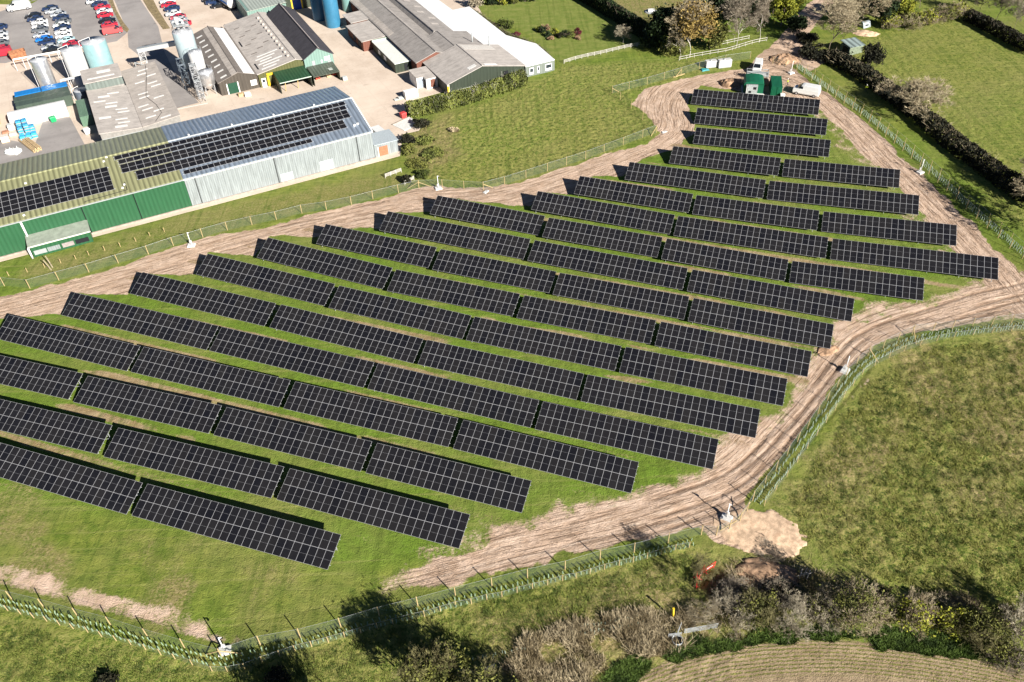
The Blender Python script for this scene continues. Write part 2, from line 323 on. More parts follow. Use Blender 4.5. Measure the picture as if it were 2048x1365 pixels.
def ground_material():
    m = bpy.data.materials.new('open_ground'); t = NT(m)
    A = {k: t.attr(k) for k in ('dirt', 'dry', 'crop', 'rough', 'rut', 'lush', 'cropd', 'lawn', 'worn', 'ax', 'al')}
    big = t.noise(.05, 4, .6); mid = t.noise(.45, 5, .65); fine = t.noise(2.6, 4, .7); speck = t.noise(8, 2, .6); tex = t.math('ADD', t.math('MULTIPLY', t.noise(1.5, 2, .6, None, .6), .55), t.math('MULTIPLY', t.noise(4.5, 2, .6), .45))
    c = t.mix(t.ramp(mid, .3, .7), (.100, .150, .020), (.215, .240, .046))
    c = t.mix(t.math('MULTIPLY', A['lush'], t.ramp(mid, .25, .6)), c, (.120, .210, .022))
    c = t.mix(t.ramp(big, .42, .66, 0, .6), c, (.225, .220, .068))
    c = t.mix(t.math('MULTIPLY', A['rough'], t.ramp(tex, .44, .56)), c, (.265, .245, .078))
    c = t.mix(t.math('MULTIPLY', A['rough'], t.ramp(tex, .49, .38)), c, (.040, .066, .013))
    c = t.mix(t.math('MULTIPLY', t.math('SUBTRACT', 1.0, A['lawn']), t.ramp(tex, .47, .36, 0, .55)), c, (.052, .088, .016))
    c = t.mix(A['lawn'], c, t.mix(t.ramp(mid, .3, .7), (.135, .185, .034), (.215, .235, .062)))
    dryc = t.mix(t.ramp(fine, .35, .65), (.130, .105, .040), (.34, .27, .13))
    c = t.mix(t.math('MULTIPLY', A['dry'], t.ramp(t.math('ADD', t.math('MULTIPLY', fine, .6), t.math('MULTIPLY', mid, .4)), .34, .58)), c, dryc)
    c = t.mix(t.ramp(speck, .62, .75, 0, .35), c, (.25, .23, .09))
    # bare soil
    s = t.mix(t.ramp(mid, .3, .7), (.46, .32, .225), (.62, .46, .35))
    s = t.mix(t.ramp(fine, .55, .75, 0, .65), s, (.31, .205, .132))
    s = t.mix(t.ramp(speck, .60, .72, 0, .5), s, (.66, .53, .41))
    s = t.mix(t.math('MULTIPLY', A['rut'], .8), s, (.22, .14, .09))
    cx = t.new('ShaderNodeCombineXYZ'); t.L(cx.inputs[0], t.math('MULTIPLY', A['ax'], 2.6)); t.L(cx.inputs[1], t.math('MULTIPLY', A['al'], .13))
    strk = t.noise(1.0, 4, .65, cx.outputs[0], .35)
    s = t.mix(t.ramp(strk, .55, .62, 0, .65), s, (.27, .175, .115)); cx2 = t.new('ShaderNodeCombineXYZ'); t.L(cx2.inputs[0], t.math('MULTIPLY', A['ax'], 5.5)); t.L(cx2.inputs[1], t.math('MULTIPLY', A['al'], .22)); strk2 = t.noise(1.0, 3, .6, cx2.outputs[0], .6)
    s = t.mix(t.math('MULTIPLY', t.ramp(strk2, .56, .61, 0, .8), t.ramp(mid, .35, .6)), s, (.19, .12, .078))
    s = t.mix(t.ramp(strk, .46, .36, 0, .55), s, (.68, .54, .42))
    dm = t.ramp(t.math('ADD', A['dirt'], t.math('MULTIPLY', t.math('SUBTRACT', t.math('ADD', t.math('MULTIPLY', fine, .6), t.math('MULTIPLY', mid, .4)), .5), 1.1)), .33, .60)
    c = t.mix(dm, c, s)
    wm = t.ramp(t.math('ADD', A['worn'], t.math('MULTIPLY', t.math('SUBTRACT', fine, .5), 1.2)), .38, .75, 0, .9)
    c = t.mix(wm, c, t.mix(t.ramp(mid, .3, .7), (.27, .18, .095), (.40, .295, .185)))
    ln = t.noise(1.0, 3, .6, t.mapping(t.pos(), (.9, .035, 1), (0, 0, math.radians(58)))); ln2 = t.noise(1.0, 3, .6, t.mapping(t.pos(), (.05, 1.1, 1), (0, 0, math.radians(-12))))
    c = t.mix(t.math('MULTIPLY', t.math('SUBTRACT', 1.0, dm), t.ramp(ln, .50, .64, 0, .42)), c, (.085, .125, .020)); c = t.mix(t.math('MULTIPLY', t.math('SUBTRACT', 1.0, dm), t.ramp(ln2, .53, .66, 0, .40)), c, (.27, .265, .085))
    # drilled crop: rows follow the field edge
    st = t.math('SINE', t.math('MULTIPLY', t.math('ADD', A['cropd'], t.math('MULTIPLY', t.noise(.5, 2), .25)), 2 * math.pi / .46))
    
    broad = t.math('SINE', t.math('MULTIPLY', A['cropd'], 2 * math.pi / 7.5))
    rows = t.ramp(t.math('ADD', t.math('MULTIPLY', st, .5), t.math('MULTIPLY', t.math('SUBTRACT', fine, .5), 3.2)), -.05, .4)
    rows = t.math('MULTIPLY', rows, t.ramp(broad, -.6, .2, .12, .95))
    soil = t.mix(t.ramp(mid, .3, .7), (.25, .185, .112), (.35, .265, .168))
    cc = t.mix(rows, soil, t.mix(t.ramp(speck, .4, .6), (.085, .10, .03), (.21, .20, .055)))
    c = t.mix(t.ramp(A['crop'], .4, .6), c, cc)
    t.out(c, .95, 0, .1)
    h = t.math('ADD', t.math('MULTIPLY', tex, .8), t.math('MULTIPLY', speck, .4)); h = t.math('SUBTRACT', h, t.math('MULTIPLY', dm, t.math('ADD', t.ramp(strk, .55, .62, 0, .55), t.ramp(strk2, .56, .61, 0, .35)))); t.bump(h, 1.0, .24)
    return m
GROUND = ground_material()
_q = (np.arange(NXg - 1)[:, None] * NYg + np.arange(NYg - 1)[None]).ravel()
FQ = np.stack([_q, _q + NYg, _q + NYg + 1, _q + 1], 1)
ATT = dict(dirt=dirt, dry=dry, crop=crop, rough=rough, rut=np.clip(rut, 0, 1), lush=lush, cropd=cropd, lawn=lawn, worn=worn, ax=ax, al=al)
cls = np.where(crop > .5, 2, np.where(dirt > .5, 1, 0))[FQ].astype(float).mean(1)
fc = np.where(np.where(crop > .5, 1, 0)[FQ].sum(1) >= 2, 2, np.where(np.where(dirt > .5, 1, 0)[FQ].sum(1) >= 2, 1, 0))
for k, nm, lb in ((0, 'grass_field', 'green grass field around and between the solar rows'), (1, 'dirt_track', 'bare tan dirt track with wheel ruts round the solar rows'), (2, 'crop_field', 'brown drilled crop field with curved seed rows at lower right')):
    Fk = FQ[fc == k]; ids, inv = np.unique(Fk, return_inverse=True)
    o = np_mesh(nm, np.stack([X, Y, Zg], 1)[ids], inv.reshape(-1, 4), GROUND, smooth=True); o['kind'] = 'structure'; o['label'] = lb
    for an, av in ATT.items():
        at = o.data.attributes.new(an, 'FLOAT', 'POINT'); at.data.foreach_set('value', av[ids].astype(np.float32))
Zgrid = Zg.reshape(NXg, NYg)
def gz(p):
    i = min(max(int(np.searchsorted(gx, p[0])), 0), NXg - 1); j = min(max(int(np.searchsorted(gy, p[1])), 0), NYg - 1); return float(Zgrid[i, j])

# ------------------------------------------------------------ hard standings (thin sheets)
def M_conc(name, a, b, crackcol, slab=4.5):
    m = bpy.data.materials.new(name); t = NT(m); v = t.mapping(t.pos(), (1, 1, 1), (0, 0, -F_ANG)); x, y, _ = t.sep(v)
    n1 = t.noise(.12, 5, .65); n2 = t.noise(1.5, 5, .7); n3 = t.noise(.05, 3, .5)
    c = t.mix(t.ramp(n1, .3, .7), a, b); c = t.mix(t.ramp(n2, .52, .75, 0, .6), c, crackcol); c = t.mix(t.ramp(t.noise(.33, 5, .75), .60, .72, 0, .45), c, tuple(q * .6 for q in crackcol))
    c = t.mix(t.ramp(n3, .5, .7, 0, .5), c, tuple(q * 1.15 for q in b))
    jx = t.math('ABSOLUTE', t.math('SUBTRACT', t.math('FRACT', t.math('MULTIPLY', x, 1 / slab)), .5)); jy = t.math('ABSOLUTE', t.math('SUBTRACT', t.math('FRACT', t.math('MULTIPLY', y, 1 / (slab * 1.4))), .5))
    c = t.mix(t.ramp(t.math('MINIMUM', jx, jy), .0, .018, .35, 0), c, crackcol)
    t.out(c, .9, 0, .15); t.bump(n2, .3, .03); return m
CONC = M_conc('yard_concrete', (.52, .42, .335), (.64, .535, .44), (.38, .30, .235)); ASPH = M_conc('worn_asphalt', (.255, .235, .225), (.33, .305, .29), (.19, .175, .17), 60)
def sheet(name, pts, z, mat, label):
    b = MB(); b.slab([(p.x, p.y, z) for p in gl(pts)], .05); o = b.build(name, mat); o['kind'] = 'structure'; o['label'] = label; return o
sheet('yard_surface', YARD, .004, CONC, 'pale worn concrete yard between the factory buildings')
sheet('car_park_surface', [Z1(*p) for p in ((-60, 140), (380, -10), (1000, -60), (1130, -60), (1170, 120), (1290, 330), (1180, 420), (640, 520), (240, 590), (60, 640), (-200, 640))], .008, ASPH, 'grey car park tarmac among the parked cars')
sheet('access_road', [Z1(*p) for p in ((1090, -150), (1350, -150), (1420, 0), (1600, 270), (1660, 520), (1800, 800), (2010, 1040), (1790, 1095), (1500, 640), (1300, 480), (1290, 330), (1180, 60))], .012, ASPH, 'grey access road running between the car park and the silos')
sheet('left_yard_surface', [(-40, 345), (-40, 270), (70, 290), (88, 235), (140, 235), (175, 300), (60, 322)], .008, ASPH, 'grey tarmac patch beside the stacked pallets')
verge = M('dry_verge', (.22, .17, .09), .95, 0, .25, 1.2)
for pts, lb in (([(1070, -40), (1125, -40), (1180, 110), (1250, 230), (1305, 300), (1285, 330), (1240, 300), (1165, 150)], 'strip of dry verge between parked cars and access road'),
            ([(1420, -40), (1530, -40), (1600, 100), (1680, 230), (1720, 290), (1650, 300), (1590, 220), (1500, 100)], 'brown dry verge on the far side of access road')):
    o = sheet('verge', [Z1(*p) for p in pts], .07, verge, lb)

# ------------------------------------------------------------ solar tables
ALU = M('galvanised_steel', (.46, .47, .48), .45, .35, .06, 6); FRAME = M('module_frame', (.39, .39, .40), .5, .2, .04, 8)
def module_glass():
    m = bpy.data.materials.new('module_glass'); t = NT(m); v = t.obj(); x, y, _ = t.sep(v)
    cx = t.math('ABSOLUTE', t.math('SUBTRACT', t.math('FRACT', t.math('MULTIPLY', x, 6.0)), .5)); cy = t.math('ABSOLUTE', t.math('SUBTRACT', t.math('FRACT', t.math('MULTIPLY', y, 24.0)), .5))
    k = t.ramp(t.math('MINIMUM', cx, cy), 0, .09, 1, 0); info = t.new('ShaderNodeObjectInfo').outputs['Random']
    c = t.mix(info, (.0048, .005, .0075), (.0135, .0125, .013)); c = t.mix(t.ramp(t.noise(.4, 3), .4, .7, 0, .35), c, (.019, .018, .019)); c = t.mix(t.math('MULTIPLY', k, .22), c, (.05, .05, .055))
    t.out(c, .32, 0, .35); return m
GLASS = module_glass()
def module_mesh(h=2.29):
    """unit-wide module: x 0..1 (scaled to the column pitch), y 0..h; raised alloy frame, two half-cell fields"""
    b = MB(); fx = .020; fy = .024; th = .035; mid = h / 2
    b.mi = 0
    b.box(0, fx, 0, h, -th, .004); b.box(1 - fx, 1, 0, h, -th, .004); b.box(fx, 1 - fx, 0, fy, -th, .004); b.box(fx, 1 - fx, h - fy, h, -th, .004)
    b.mi = 1; b.box(fx, 1 - fx, fy, mid - .010, -.01, 0); b.box(fx, 1 - fx, mid + .010, h - fy, -.01, 0)
    b.mi = 2; b.box(fx, 1 - fx, mid - .010, mid + .010, -.01, .001)
    me = bpy.data.meshes.new('solar_module'); me.from_pydata(b.v, [], b.f); me.polygons.foreach_set('material_index', b.m)
    for mm in (FRAME, GLASS, M('half_cell_gap', (.17, .17, .18), .5, 0, .05)): me.materials.append(mm)
    return me
MOD = module_mesh()
def support_mesh():
    b = MB(); return b
def add_modules(root, BL, e, s, nx, ny, w, hs=2.29, mesh=None):
    n = e.cross(s).normalized()
    for i in range(nx):
        for j in range(ny):
            o = bpy.data.objects.new('solar_module', mesh or MOD); link(o, root); p = BL + e * (i * w) + s * (j * hs)
            o.matrix_basis = Matrix(((e.x * w, s.x, n.x, p.x), (e.y * w, s.y, n.y, p.y), (e.z * w, s.z, n.z, p.z), (0, 0, 0, 1)))
def solar_table(x, y, ln, yaw, dz, tilt, nc, label):
    root = empty('solar_table', (x, y, 0), yaw); tag(root, label, 'solar table', 'black solar panel tables standing in parallel rows')
    e = Vector((1, 0, dz)).normalized(); s = Vector((0, math.cos(tilt), math.sin(tilt))); n = e.cross(s).normalized(); s = n.cross(e)
    BL = Vector((0, 0, .8 - dz * ln / 2)); w = ln / nc
    add_modules(root, BL, e, s, nc, 2, w)
    for q in (.62, 1.75, 2.85, 3.98):
        b = MB(); a = BL + s * q - n * .09; b.bar(a - e * .12, a + e * (ln + .12), .045, 4); b.build('purlin', ALU, root)
    k = max(4, int(round(ln / 4.4)))
    for i in range(k):
        u = .7 + (ln - 1.4) * i / (k - 1); b = MB()
        f = BL + e * u + s * .75 - n * .14; r = BL + e * u + s * 3.75 - n * .14
        b.bar((f.x, f.y, -.4), f, .05, 4); b.bar((r.x, r.y, -.4), r, .05, 4); b.bar(BL + e * u + s * .35 - n * .13, BL + e * u + s * 4.2 - n * .13, .05, 4)
        b.bar((r.x, r.y, .25), BL + e * u + s * 2.1 - n * .15, .035, 4); b.build('support_frame', ALU, root)
    return root
TABLES = [  # row, x, y of the low left corner, length, yaw, rise along the row, tilt, modules along
    (1, -51.86, 70.73, 29.55, -0.3490, 0.0198, 0.3515, 26),
    (2, -59.18, 81.37, 27.37, -0.3372, 0.0138, 0.3646, 24),
    (2, -32.71, 72.36, 26.61, -0.3583, 0.0137, 0.3623, 24),
    (3, -67.64, 92.78, 24.20, -0.3398, 0.0135, 0.3615, 21),
    (3, -44.13, 84.57, 23.79, -0.3468, 0.0024, 0.3634, 21),
    (3, -21.00, 76.14, 22.72, -0.3480, -0.0080, 0.3550, 21),
    (4, -60.68, 98.89, 26.75, -0.3484, -0.0036, 0.3858, 24),
    (4, -34.69, 89.28, 26.49, -0.3398, -0.0086, 0.3608, 24),
    (4, -8.96, 79.92, 25.68, -0.3586, -0.0086, 0.3515, 24),
    (5, -77.30, 114.04, 29.37, -0.3643, -0.0070, 0.3893, 24),
    (5, -49.24, 103.24, 27.93, -0.3663, -0.0037, 0.3500, 24),
    (5, -22.42, 92.70, 26.17, -0.3544, -0.0159, 0.3380, 24),
    (5, 2.78, 83.05, 25.49, -0.3468, -0.0049, 0.3427, 24),
    (6, -67.20, 119.37, 27.70, -0.3803, -0.0089, 0.3794, 23),
    (6, -40.35, 108.21, 26.31, -0.3745, -0.0247, 0.3608, 23),
    (6, -14.99, 97.69, 25.79, -0.3457, -0.0202, 0.3378, 24),
    (6, 9.89, 88.25, 25.50, -0.3368, -0.0116, 0.3465, 24),
    (7, -56.69, 124.14, 26.53, -0.3878, -0.0204, 0.3775, 22),
    (7, -31.09, 112.86, 24.63, -0.3703, -0.0236, 0.3592, 22),
    (7, -7.46, 103.17, 24.66, -0.3484, -0.0114, 0.3388, 23),
    (7, 16.35, 94.20, 24.57, -0.3501, -0.0062, 0.3638, 23),
    (8, -46.53, 128.55, 26.18, -0.4040, -0.0251, 0.3810, 22),
    (8, -21.49, 117.08, 23.10, -0.3528, -0.0155, 0.3461, 21),
    (8, 0.93, 108.41, 22.54, -0.3546, -0.0044, 0.3436, 21),
    (8, 22.73, 99.92, 23.55, -0.3534, -0.0162, 0.3455, 22),
    (9, -36.09, 132.28, 22.95, -0.3676, -0.0301, 0.3800, 20),
    (9, -13.81, 122.70, 21.92, -0.3511, -0.0252, 0.3449, 20),
    (9, 7.34, 114.18, 22.60, -0.3492, -0.0134, 0.3536, 21),
    (9, 29.08, 105.63, 22.49, -0.3530, -0.0166, 0.3530, 21),
    (10, -24.53, 135.87, 29.09, -0.3644, -0.0252, 0.3756, 26),
    (10, 3.42, 124.39, 28.15, -0.3637, -0.0107, 0.3600, 25),
    (10, 30.39, 113.63, 26.90, -0.3581, -0.0113, 0.3414, 25),
    (11, -15.08, 140.87, 22.27, -0.3562, -0.0357, 0.3760, 20),
    (11, 6.48, 131.69, 21.78, -0.3520, -0.0183, 0.3554, 20),
    (11, 27.49, 123.13, 21.59, -0.3487, -0.0214, 0.3607, 20),
    (11, 48.53, 115.38, 21.50, -0.3356, 0.0250, 0.3581, 20),
    (12, 4.82, 141.10, 27.35, -0.3572, -0.0231, 0.3762, 25),
    (12, 31.01, 130.67, 27.17, -0.3429, 0.0025, 0.3758, 25),
    (12, 57.68, 121.79, 27.26, -0.3335, 0.0297, 0.3688, 25),
    (13, 13.65, 146.44, 23.01, -0.3538, -0.0171, 0.3818, 21),
    (13, 35.89, 137.83, 23.03, -0.3348, 0.0103, 0.3827, 21),
    (13, 58.72, 130.53, 23.16, -0.3173, 0.0275, 0.3835, 21),
    (14, 24.52, 151.45, 27.61, -0.3384, -0.0025, 0.3866, 25),
    (14, 51.52, 142.38, 27.80, -0.3170, 0.0240, 0.3875, 25),
    (15, 34.71, 157.77, 22.26, -0.3497, 0.0199, 0.3981, 20),
    (15, 56.72, 150.61, 22.38, -0.3172, 0.0204, 0.3842, 20),
    (16, 41.27, 165.85, 28.28, -0.3269, 0.0171, 0.3921, 25),
    (17, 43.33, 175.22, 28.46, -0.3247, 0.0190, 0.3920, 25),
    (18, 44.38, 185.03, 28.69, -0.3322, 0.0199, 0.3927, 25),
]
def _rest():
    T = list(TABLES)
    # the four that run out of the picture on the left, laid on from their right-hand neighbours
    for row, nc, br in ((1, 26, (252.7, 1029.4)), (2, 24, (196.0, 911.5)), (3, 21, (137.9, 802.1)), (4, 24, (253.2, 742.1))):
        r, x, y, ln, yaw, dz, tilt, n = next(t for t in T if t[0] == row); L = ln / n * nc * 1.005; z = .8 - dz * ln / 2; p = g(*br, z); d2 = 0.004 if row < 4 else -.004
        yw = yaw + (.006 if row < 4 else -.012); q = p - Vector((math.cos(yw), math.sin(yw), 0)) * L
        T.append((row, q.x, q.y, L, yw, (z - .8) * 2 / L if abs(z - .8) > .25 else dz * .6, tilt, nc))
    rows = {}
    for t in T: rows.setdefault(t[0], []).append(t)
    for row, L in sorted(rows.items()):
        L.sort(key=lambda t: t[1])
        for i, t in enumerate(L):
            if len(L) == 1:
                lab = {16: 'single solar panel table, third row down from the green cabins', 17: 'single solar panel table, second row down from the green cabins', 18: 'topmost solar panel table, directly below the green cabins'}[row]
            else:
                pos = 'leftmost' if i == 0 else 'rightmost' if i == len(L) - 1 else ORD[i] + ' from left'
                rw = 'frontmost row above the lower fence' if row == 1 else ORD[row - 1] + ' row up from the fence'
                lab = 'black solar table, %s in the %s' % (pos, rw)
            solar_table(*t[1:], lab)
_rest()

# ------------------------------------------------------------ factory buildings (all on the factory's own axes)
WHITE = M('white_paint', (.78, .77, .74), .5, 0, .06, 1.2, .4); CREAM = M('cream_trim', (.62, .60, .53), .6, 0, .06); DARKGAP = M('dark_opening', (.012, .013, .016), .6, 0, .1)
SHGLASS = M('window_glass', (.03, .04, .05), .12, 0, .2, 1, .6); GUTTER = M('gutter_grey', (.36, .38, .38), .5, .2, .06); PIPEW = M('white_pipe', (.74, .74, .72), .4, 0, .04)
FIBRE = M_fibre('fibre_cement', (.42, .375, .335)); FIBRE_D = M_fibre('dark_fibre_cement', (.185, .162, .145)); FIBRE_L = M_fibre('pale_fibre_cement', (.43, .39, .355))
FIBRE_M = M_fibre('weathered_grey_sheeting', (.30, .275, .255)); SLATE = M_fibre('dark_sheet_roof', (.062, .058, .066)); GREEN_W = M_rib('green_cladding', (.028, .108, .048), .8, 0, .45, 0, .07, .92, .35, (.035, .07, .04)); OLIVE_R = M_rib('olive_roof', (.30, .30, .16), .95, 0, .4, .1, .08, .60)
BLUE_R = M_rib('blue_grey_roof', (.30, .36, .44), .95, 0, .33, .35, .14, .66); ZINC_W = M_rib('zinc_cladding', (.36, .395, .40), .42, 0, .45, .2, .14, .88, .8, (.20, .215, .21))
OLIVE_DK = M_rib('dark_green_cladding', (.045, .057, .040), .9, 0, .5, 0, .08, .9); MINT = M_rib('mint_cladding', (.20, .31, .265), .7, 0, .5, 0, .06, .9); MUST = M_rib('mustard_green_cladding', (.11, .11, .042), .7, 0, .5, 0, .08, .9)
BRICK = M('red_brick', (.16, .065, .045), .85, 0, .2, 5); CONCW = M('concrete_wall', (.36, .30, .25), .9, 0, .12, 1.5); SKYL = M('roof_light', (.72, .70, .66), .35, 0, .06, 2, .4); YEL = M('yellow_paint', (.72, .50, .03), .5, 0, .06)
BROWNW = M_rib('brown_grey_cladding', (.085, .072, .058), .8, 0, .6, 0, .1, .9)
def fthing(name, label, cat, u, v, group=None):
    return tag(empty(name, fw(u, v), F_ANG), label, cat, group)
def box(root, name, mat, *b, bevel=0.0):
    m = MB(); m.box(*b[:6]); return m.build(name, mat, root, b[6] if len(b) > 6 else bevel)
def gable(name, label, u0, u1, v0, v1, eL, eR, ur, zr, wall, roof, axis=1, over=.3, cat='building', z0=-.05):
    """walls and a two-slope roof; ridge parallel to v (axis 1) at u=ur, or to u (axis 0) at v=ur; eL/eR are the eave heights at the low/high side"""
    r = fthing(name, label, cat, u0, v0); A, B = u1 - u0, v1 - v0; k = ur - (u0 if axis else v0)
    fw_, ln = (A, B) if axis else (B, A); T = (lambda p, q, z: (p, q, z)) if axis else (lambda p, q, z: (q, p, z))
    m = MB(); th = .16
    end = [(0, z0), (fw_, z0), (fw_, eR), (k, zr), (0, eL)]
    for q in (0, ln):
        pts = [T(p, q, z) for p, z in end]; m.face(pts if (q == 0) == bool(axis) else pts[::-1])
    for p, e in ((0, eL), (fw_, eR)):
        pts = [T(p, 0, z0), T(p, ln, z0), T(p, ln, e), T(p, 0, e)]; m.face(pts if (p > 0) == bool(axis) else pts[::-1])
    m.build('wall', wall, r)
    m = MB(); sL = (zr - eL) / max(k, .01); sR = (zr - eR) / max(fw_ - k, .01)
    if k > .05:
        pts = [T(-over, -over, eL - sL * over + th), T(k, -over, zr + th), T(k, ln + over, zr + th), T(-over, ln + over, eL - sL * over + th)]; m.slab(pts if axis else pts[::-1], th)
    if fw_ - k > .05:
        pts = [T(k, -over, zr + th), T(fw_ + over, -over, eR - sR * over + th), T(fw_ + over, ln + over, eR - sR * over + th), T(k, ln + over, zr + th)]; m.slab(pts if axis else pts[::-1], th)
    rf = m.build('roof', roof, r)
    if k > .05 and fw_ - k > .05:
        m = MB(); a = T(k, -over, zr + th + .02); c = T(k, ln + over, zr + th + .02); m.bar(a, c, .16, 6); m.build('ridge_cap', GUTTER if roof in (BLUE_R, ZINC_W) else roof, rf)
    def zf(p): return (eL + sL * p if p <= k else zr - sR * (p - k)) + th
    return r, rf, zf
def onroof(rf, name, mat, zf, p0, p1, q0, q1, axis=1, up=.04, th=.05):
    T = (lambda p, q, z: (p, q, z)) if axis else (lambda p, q, z: (q, p, z)); m = MB()
    pts = [T(p0, q0, zf(p0) + up), T(p1, q0, zf(p1) + up), T(p1, q1, zf(p1) + up), T(p0, q1, zf(p0) + up)]; m.slab(pts if axis else pts[::-1], th); return m.build(name, mat, rf)

# long shed: green half and zinc half, ridge along u
BW, BE, BR = 25.3, 6.5, 9.0
zs, zs_r, zzf = gable('storage_shed', 'long zinc clad shed with blue grey roof beside the yard', 0, 39.5, 0, BW, BE, BE, BW / 2 - .6, BR, ZINC_W, BLUE_R, axis=0, over=.15)
gs, gs_r, gzf = gable('storage_shed', 'dark green clad shed with olive roof at left edge', -66, -.06, 0.05, BW - .05, BE - .04, BE - .04, BW / 2 - .6, BR - .05, GREEN_W, OLIVE_R, axis=0, over=.15)
for u, w in ((1.9, .22), (18.0, .22), (35.9, .22)): box(zs, 'door_track', M('dark_seam', (.06, .065, .065), .7), u, u + w, -.10, -.02, 0, BE - .1)
for u0, u1 in ((2.25, 17.9), (18.35, 35.8)): box(zs, 'sliding_door', ZINC_W, u0, u1, -.09, -.015, .05, BE - .25)
for u0, u1, h in ((18.6, 21.3, 2.1), (27.2, 30.2, 2.6)): box(zs, 'repair_sheet', M('pale_zinc_patch', (.47, .51, .51), .5, .2, .08), u0, u1, -.13, -.095, .3, h)
for root, a, b in ((zs, -.2, 39.8), (gs, 0, 65.8)):
    m = MB(); m.box(a, b, -.42, -.22, BE - .22, BE - .02); m.build('gutter', CREAM if root is zs else GUTTER, root)
    m = MB(); m.box(a, b, -.35, -.06, -.05, .28); m.build('plinth', CONCW, root)
m = MB(); m.prism([(39.5, -.2, 6.3), (39.75, -.2, 6.3), (39.75, 12, 8.9), (39.5, 12, 8.9)], [(39.5, -.2, 6.75), (39.75, -.2, 6.75), (39.75, 12, 9.25), (39.5, 12, 9.25)]); m.build('verge_trim', WHITE, zs)
for u in (4, 13, 22, 31): box(zs_r, 'ridge_fixing', WHITE, u, u + .3, 12.2, 12.5, 9.2, 9.55)
for u, v in ((36.6, 2.6), (37.4, 2.9)): box(zs_r, 'roof_bracket', WHITE, u, u + .5, v, v + .35, 7.2, 7.5)
# porch and downpipe on the green wall (gs local u = factory u + 66)
for u in (-9.9, -19.5): m = MB(); m.bar((u + 66, -.14, 0), (u + 66, -.14, BE - .2), .08); m.build('downpipe', DARKGAP, gs)
m = MB(); m.bar((66 - 30.2, -.3, 2.3), (66 - 30.2, -.3, BE - .2), .2, 8); m.bar((66 - 30.2, -.3, 2.3), (66 - 30.6, -3.4, 2.2), .16, 8); m.bar((66 - 30.6, -3.4, 2.2), (66 - 30.6, -3.4, 0), .2, 8); m.build('downpipe', PIPEW, gs)
pc = box(gs, 'porch', GREEN_W, 66 - 30.3, 66 - 19.6, -3.2, -.02, 0, 2.5); m = MB(); m.slab([(66 - 30.6, -3.5, 2.55), (66 - 19.4, -3.5, 2.55), (66 - 19.4, -.05, 3.2), (66 - 30.6, -.05, 3.2)], .12)
m.build('porch_roof', M('porch_roof_grey', (.24, .27, .22), .8, 0, .1, 1), pc); box(pc, 'fascia', CREAM, 66 - 30.6, 66 - 19.4, -3.56, -3.5, 2.35, 2.6)
for i, (a, b_, mt) in enumerate(((-30, -27.8, GUTTER), (-27.6, -25.4, ZINC_W), (-25.0, -22.9, M('pink_grey_glass', (.30, .26, .25), .4)), (-22.6, -20.2, DARKGAP))): box(pc, 'window', mt, 66 + a, 66 + b_, -3.27, -3.18, .45, 1.35)
# side shed with a brown door
ss = fthing('lean_to', 'small grey lean-to with brown red door at the shed end', 'building', 39.7, .3)
m = MB(); m.box(0, 5.4, 0, 5.2, -.05, 2.75); m.build('wall', ZINC_W, ss); m = MB(); m.slab([(-.02, -.2, 3.0), (5.6, -.2, 2.9), (5.6, 5.4, 2.95), (-.02, 5.4, 3.05)], .14); m.build('roof', M('pale_sheet', (.45, .50, .52), .45, .2, .08), ss)
box(ss, 'door', M('brown_red_door', (.42, .15, .08), .6, 0, .1), .9, 3.0, -.08, -.01, .05, 2.2); box(ss, 'door_frame', WHITE, .72, .9, -.07, -.02, 0, 2.3)
# photovoltaic fields on the shed roof
def roof_pv(label, u0, u1, v0, v1, nx, ny, root_u, zf):
    r = fthing('rooftop_solar_array', label, 'solar array', u0, v0, 'solar panels on the long shed roof'); a = zf(v0) + .13; b = zf(v1) + .13; L = math.hypot(v1 - v0, b - a)
    s = Vector((0, (v1 - v0) / L, (b - a) / L)); e = Vector((1, 0, 0)); w = (u1 - u0) / nx; hs = L / ny
    n = e.cross(s).normalized()
    for i in range(nx):
        for j in range(ny):
            o = bpy.data.objects.new('solar_module', RMOD); link(o, r); p = Vector((i * w, 0, a)) + s * (j * hs); sc = hs / 1.3
            o.matrix_basis = Matrix(((w, 0, 0, p.x), (0, s.y * sc, n.y, p.y), (0, s.z * sc, n.z, p.z), (0, 0, 0, 1)))
    for vq in (v0 + .25, v1 - .25): m = MB(); m.box(-.2, u1 - u0 + .2, vq - v0 - .04, vq - v0 + .04, zf(vq) + .005, zf(vq) + .09); m.build('mounting_rail', ALU, r)
    return r
def roof_module():
    b = MB(); h = 1.3; fx = .024; fy = .028; b.box(0, fx, 0, h, -.035, .004); b.box(1 - fx, 1, 0, h, -.035, .004); b.box(fx, 1 - fx, 0, fy, -.035, .004); b.box(fx, 1 - fx, h - fy, h, -.035, .004)
    b.mi = 1; b.box(fx, 1 - fx, fy, h - fy, -.01, 0); me = bpy.data.meshes.new('solar_module'); me.from_pydata(b.v, [], b.f); me.polygons.foreach_set('material_index', b.m)
    me.materials.append(FRAME); me.materials.append(GLASS); return me
RMOD = roof_module()
roof_pv('top single strip of solar panels under the shed ridge', -11.0, 37.6, 10.05, 11.32, 34, 1, 0, zzf)
roof_pv('second single strip of solar panels below the ridge strip', -10.5, 37.3, 8.52, 9.84, 33, 1, 0, zzf)
roof_pv('double strip of solar panels across the middle of the shed roof', -10.45, 37.1, 5.66, 8.3, 33, 2, 0, zzf)
roof_pv('lower double strip of solar panels ending short on both sides', -8.1, 35.15, 2.6, 5.36, 30, 2, 0, zzf)
roof_pv('lowest strip of solar panels along the zinc shed eave', .45, 26.9, .78, 1.98, 22, 1, 0, zzf)
roof_pv('block of solar panels on the olive roof at left', -38.2, -12.8, 1.65, 8.8, 18, 5, 0, gzf)
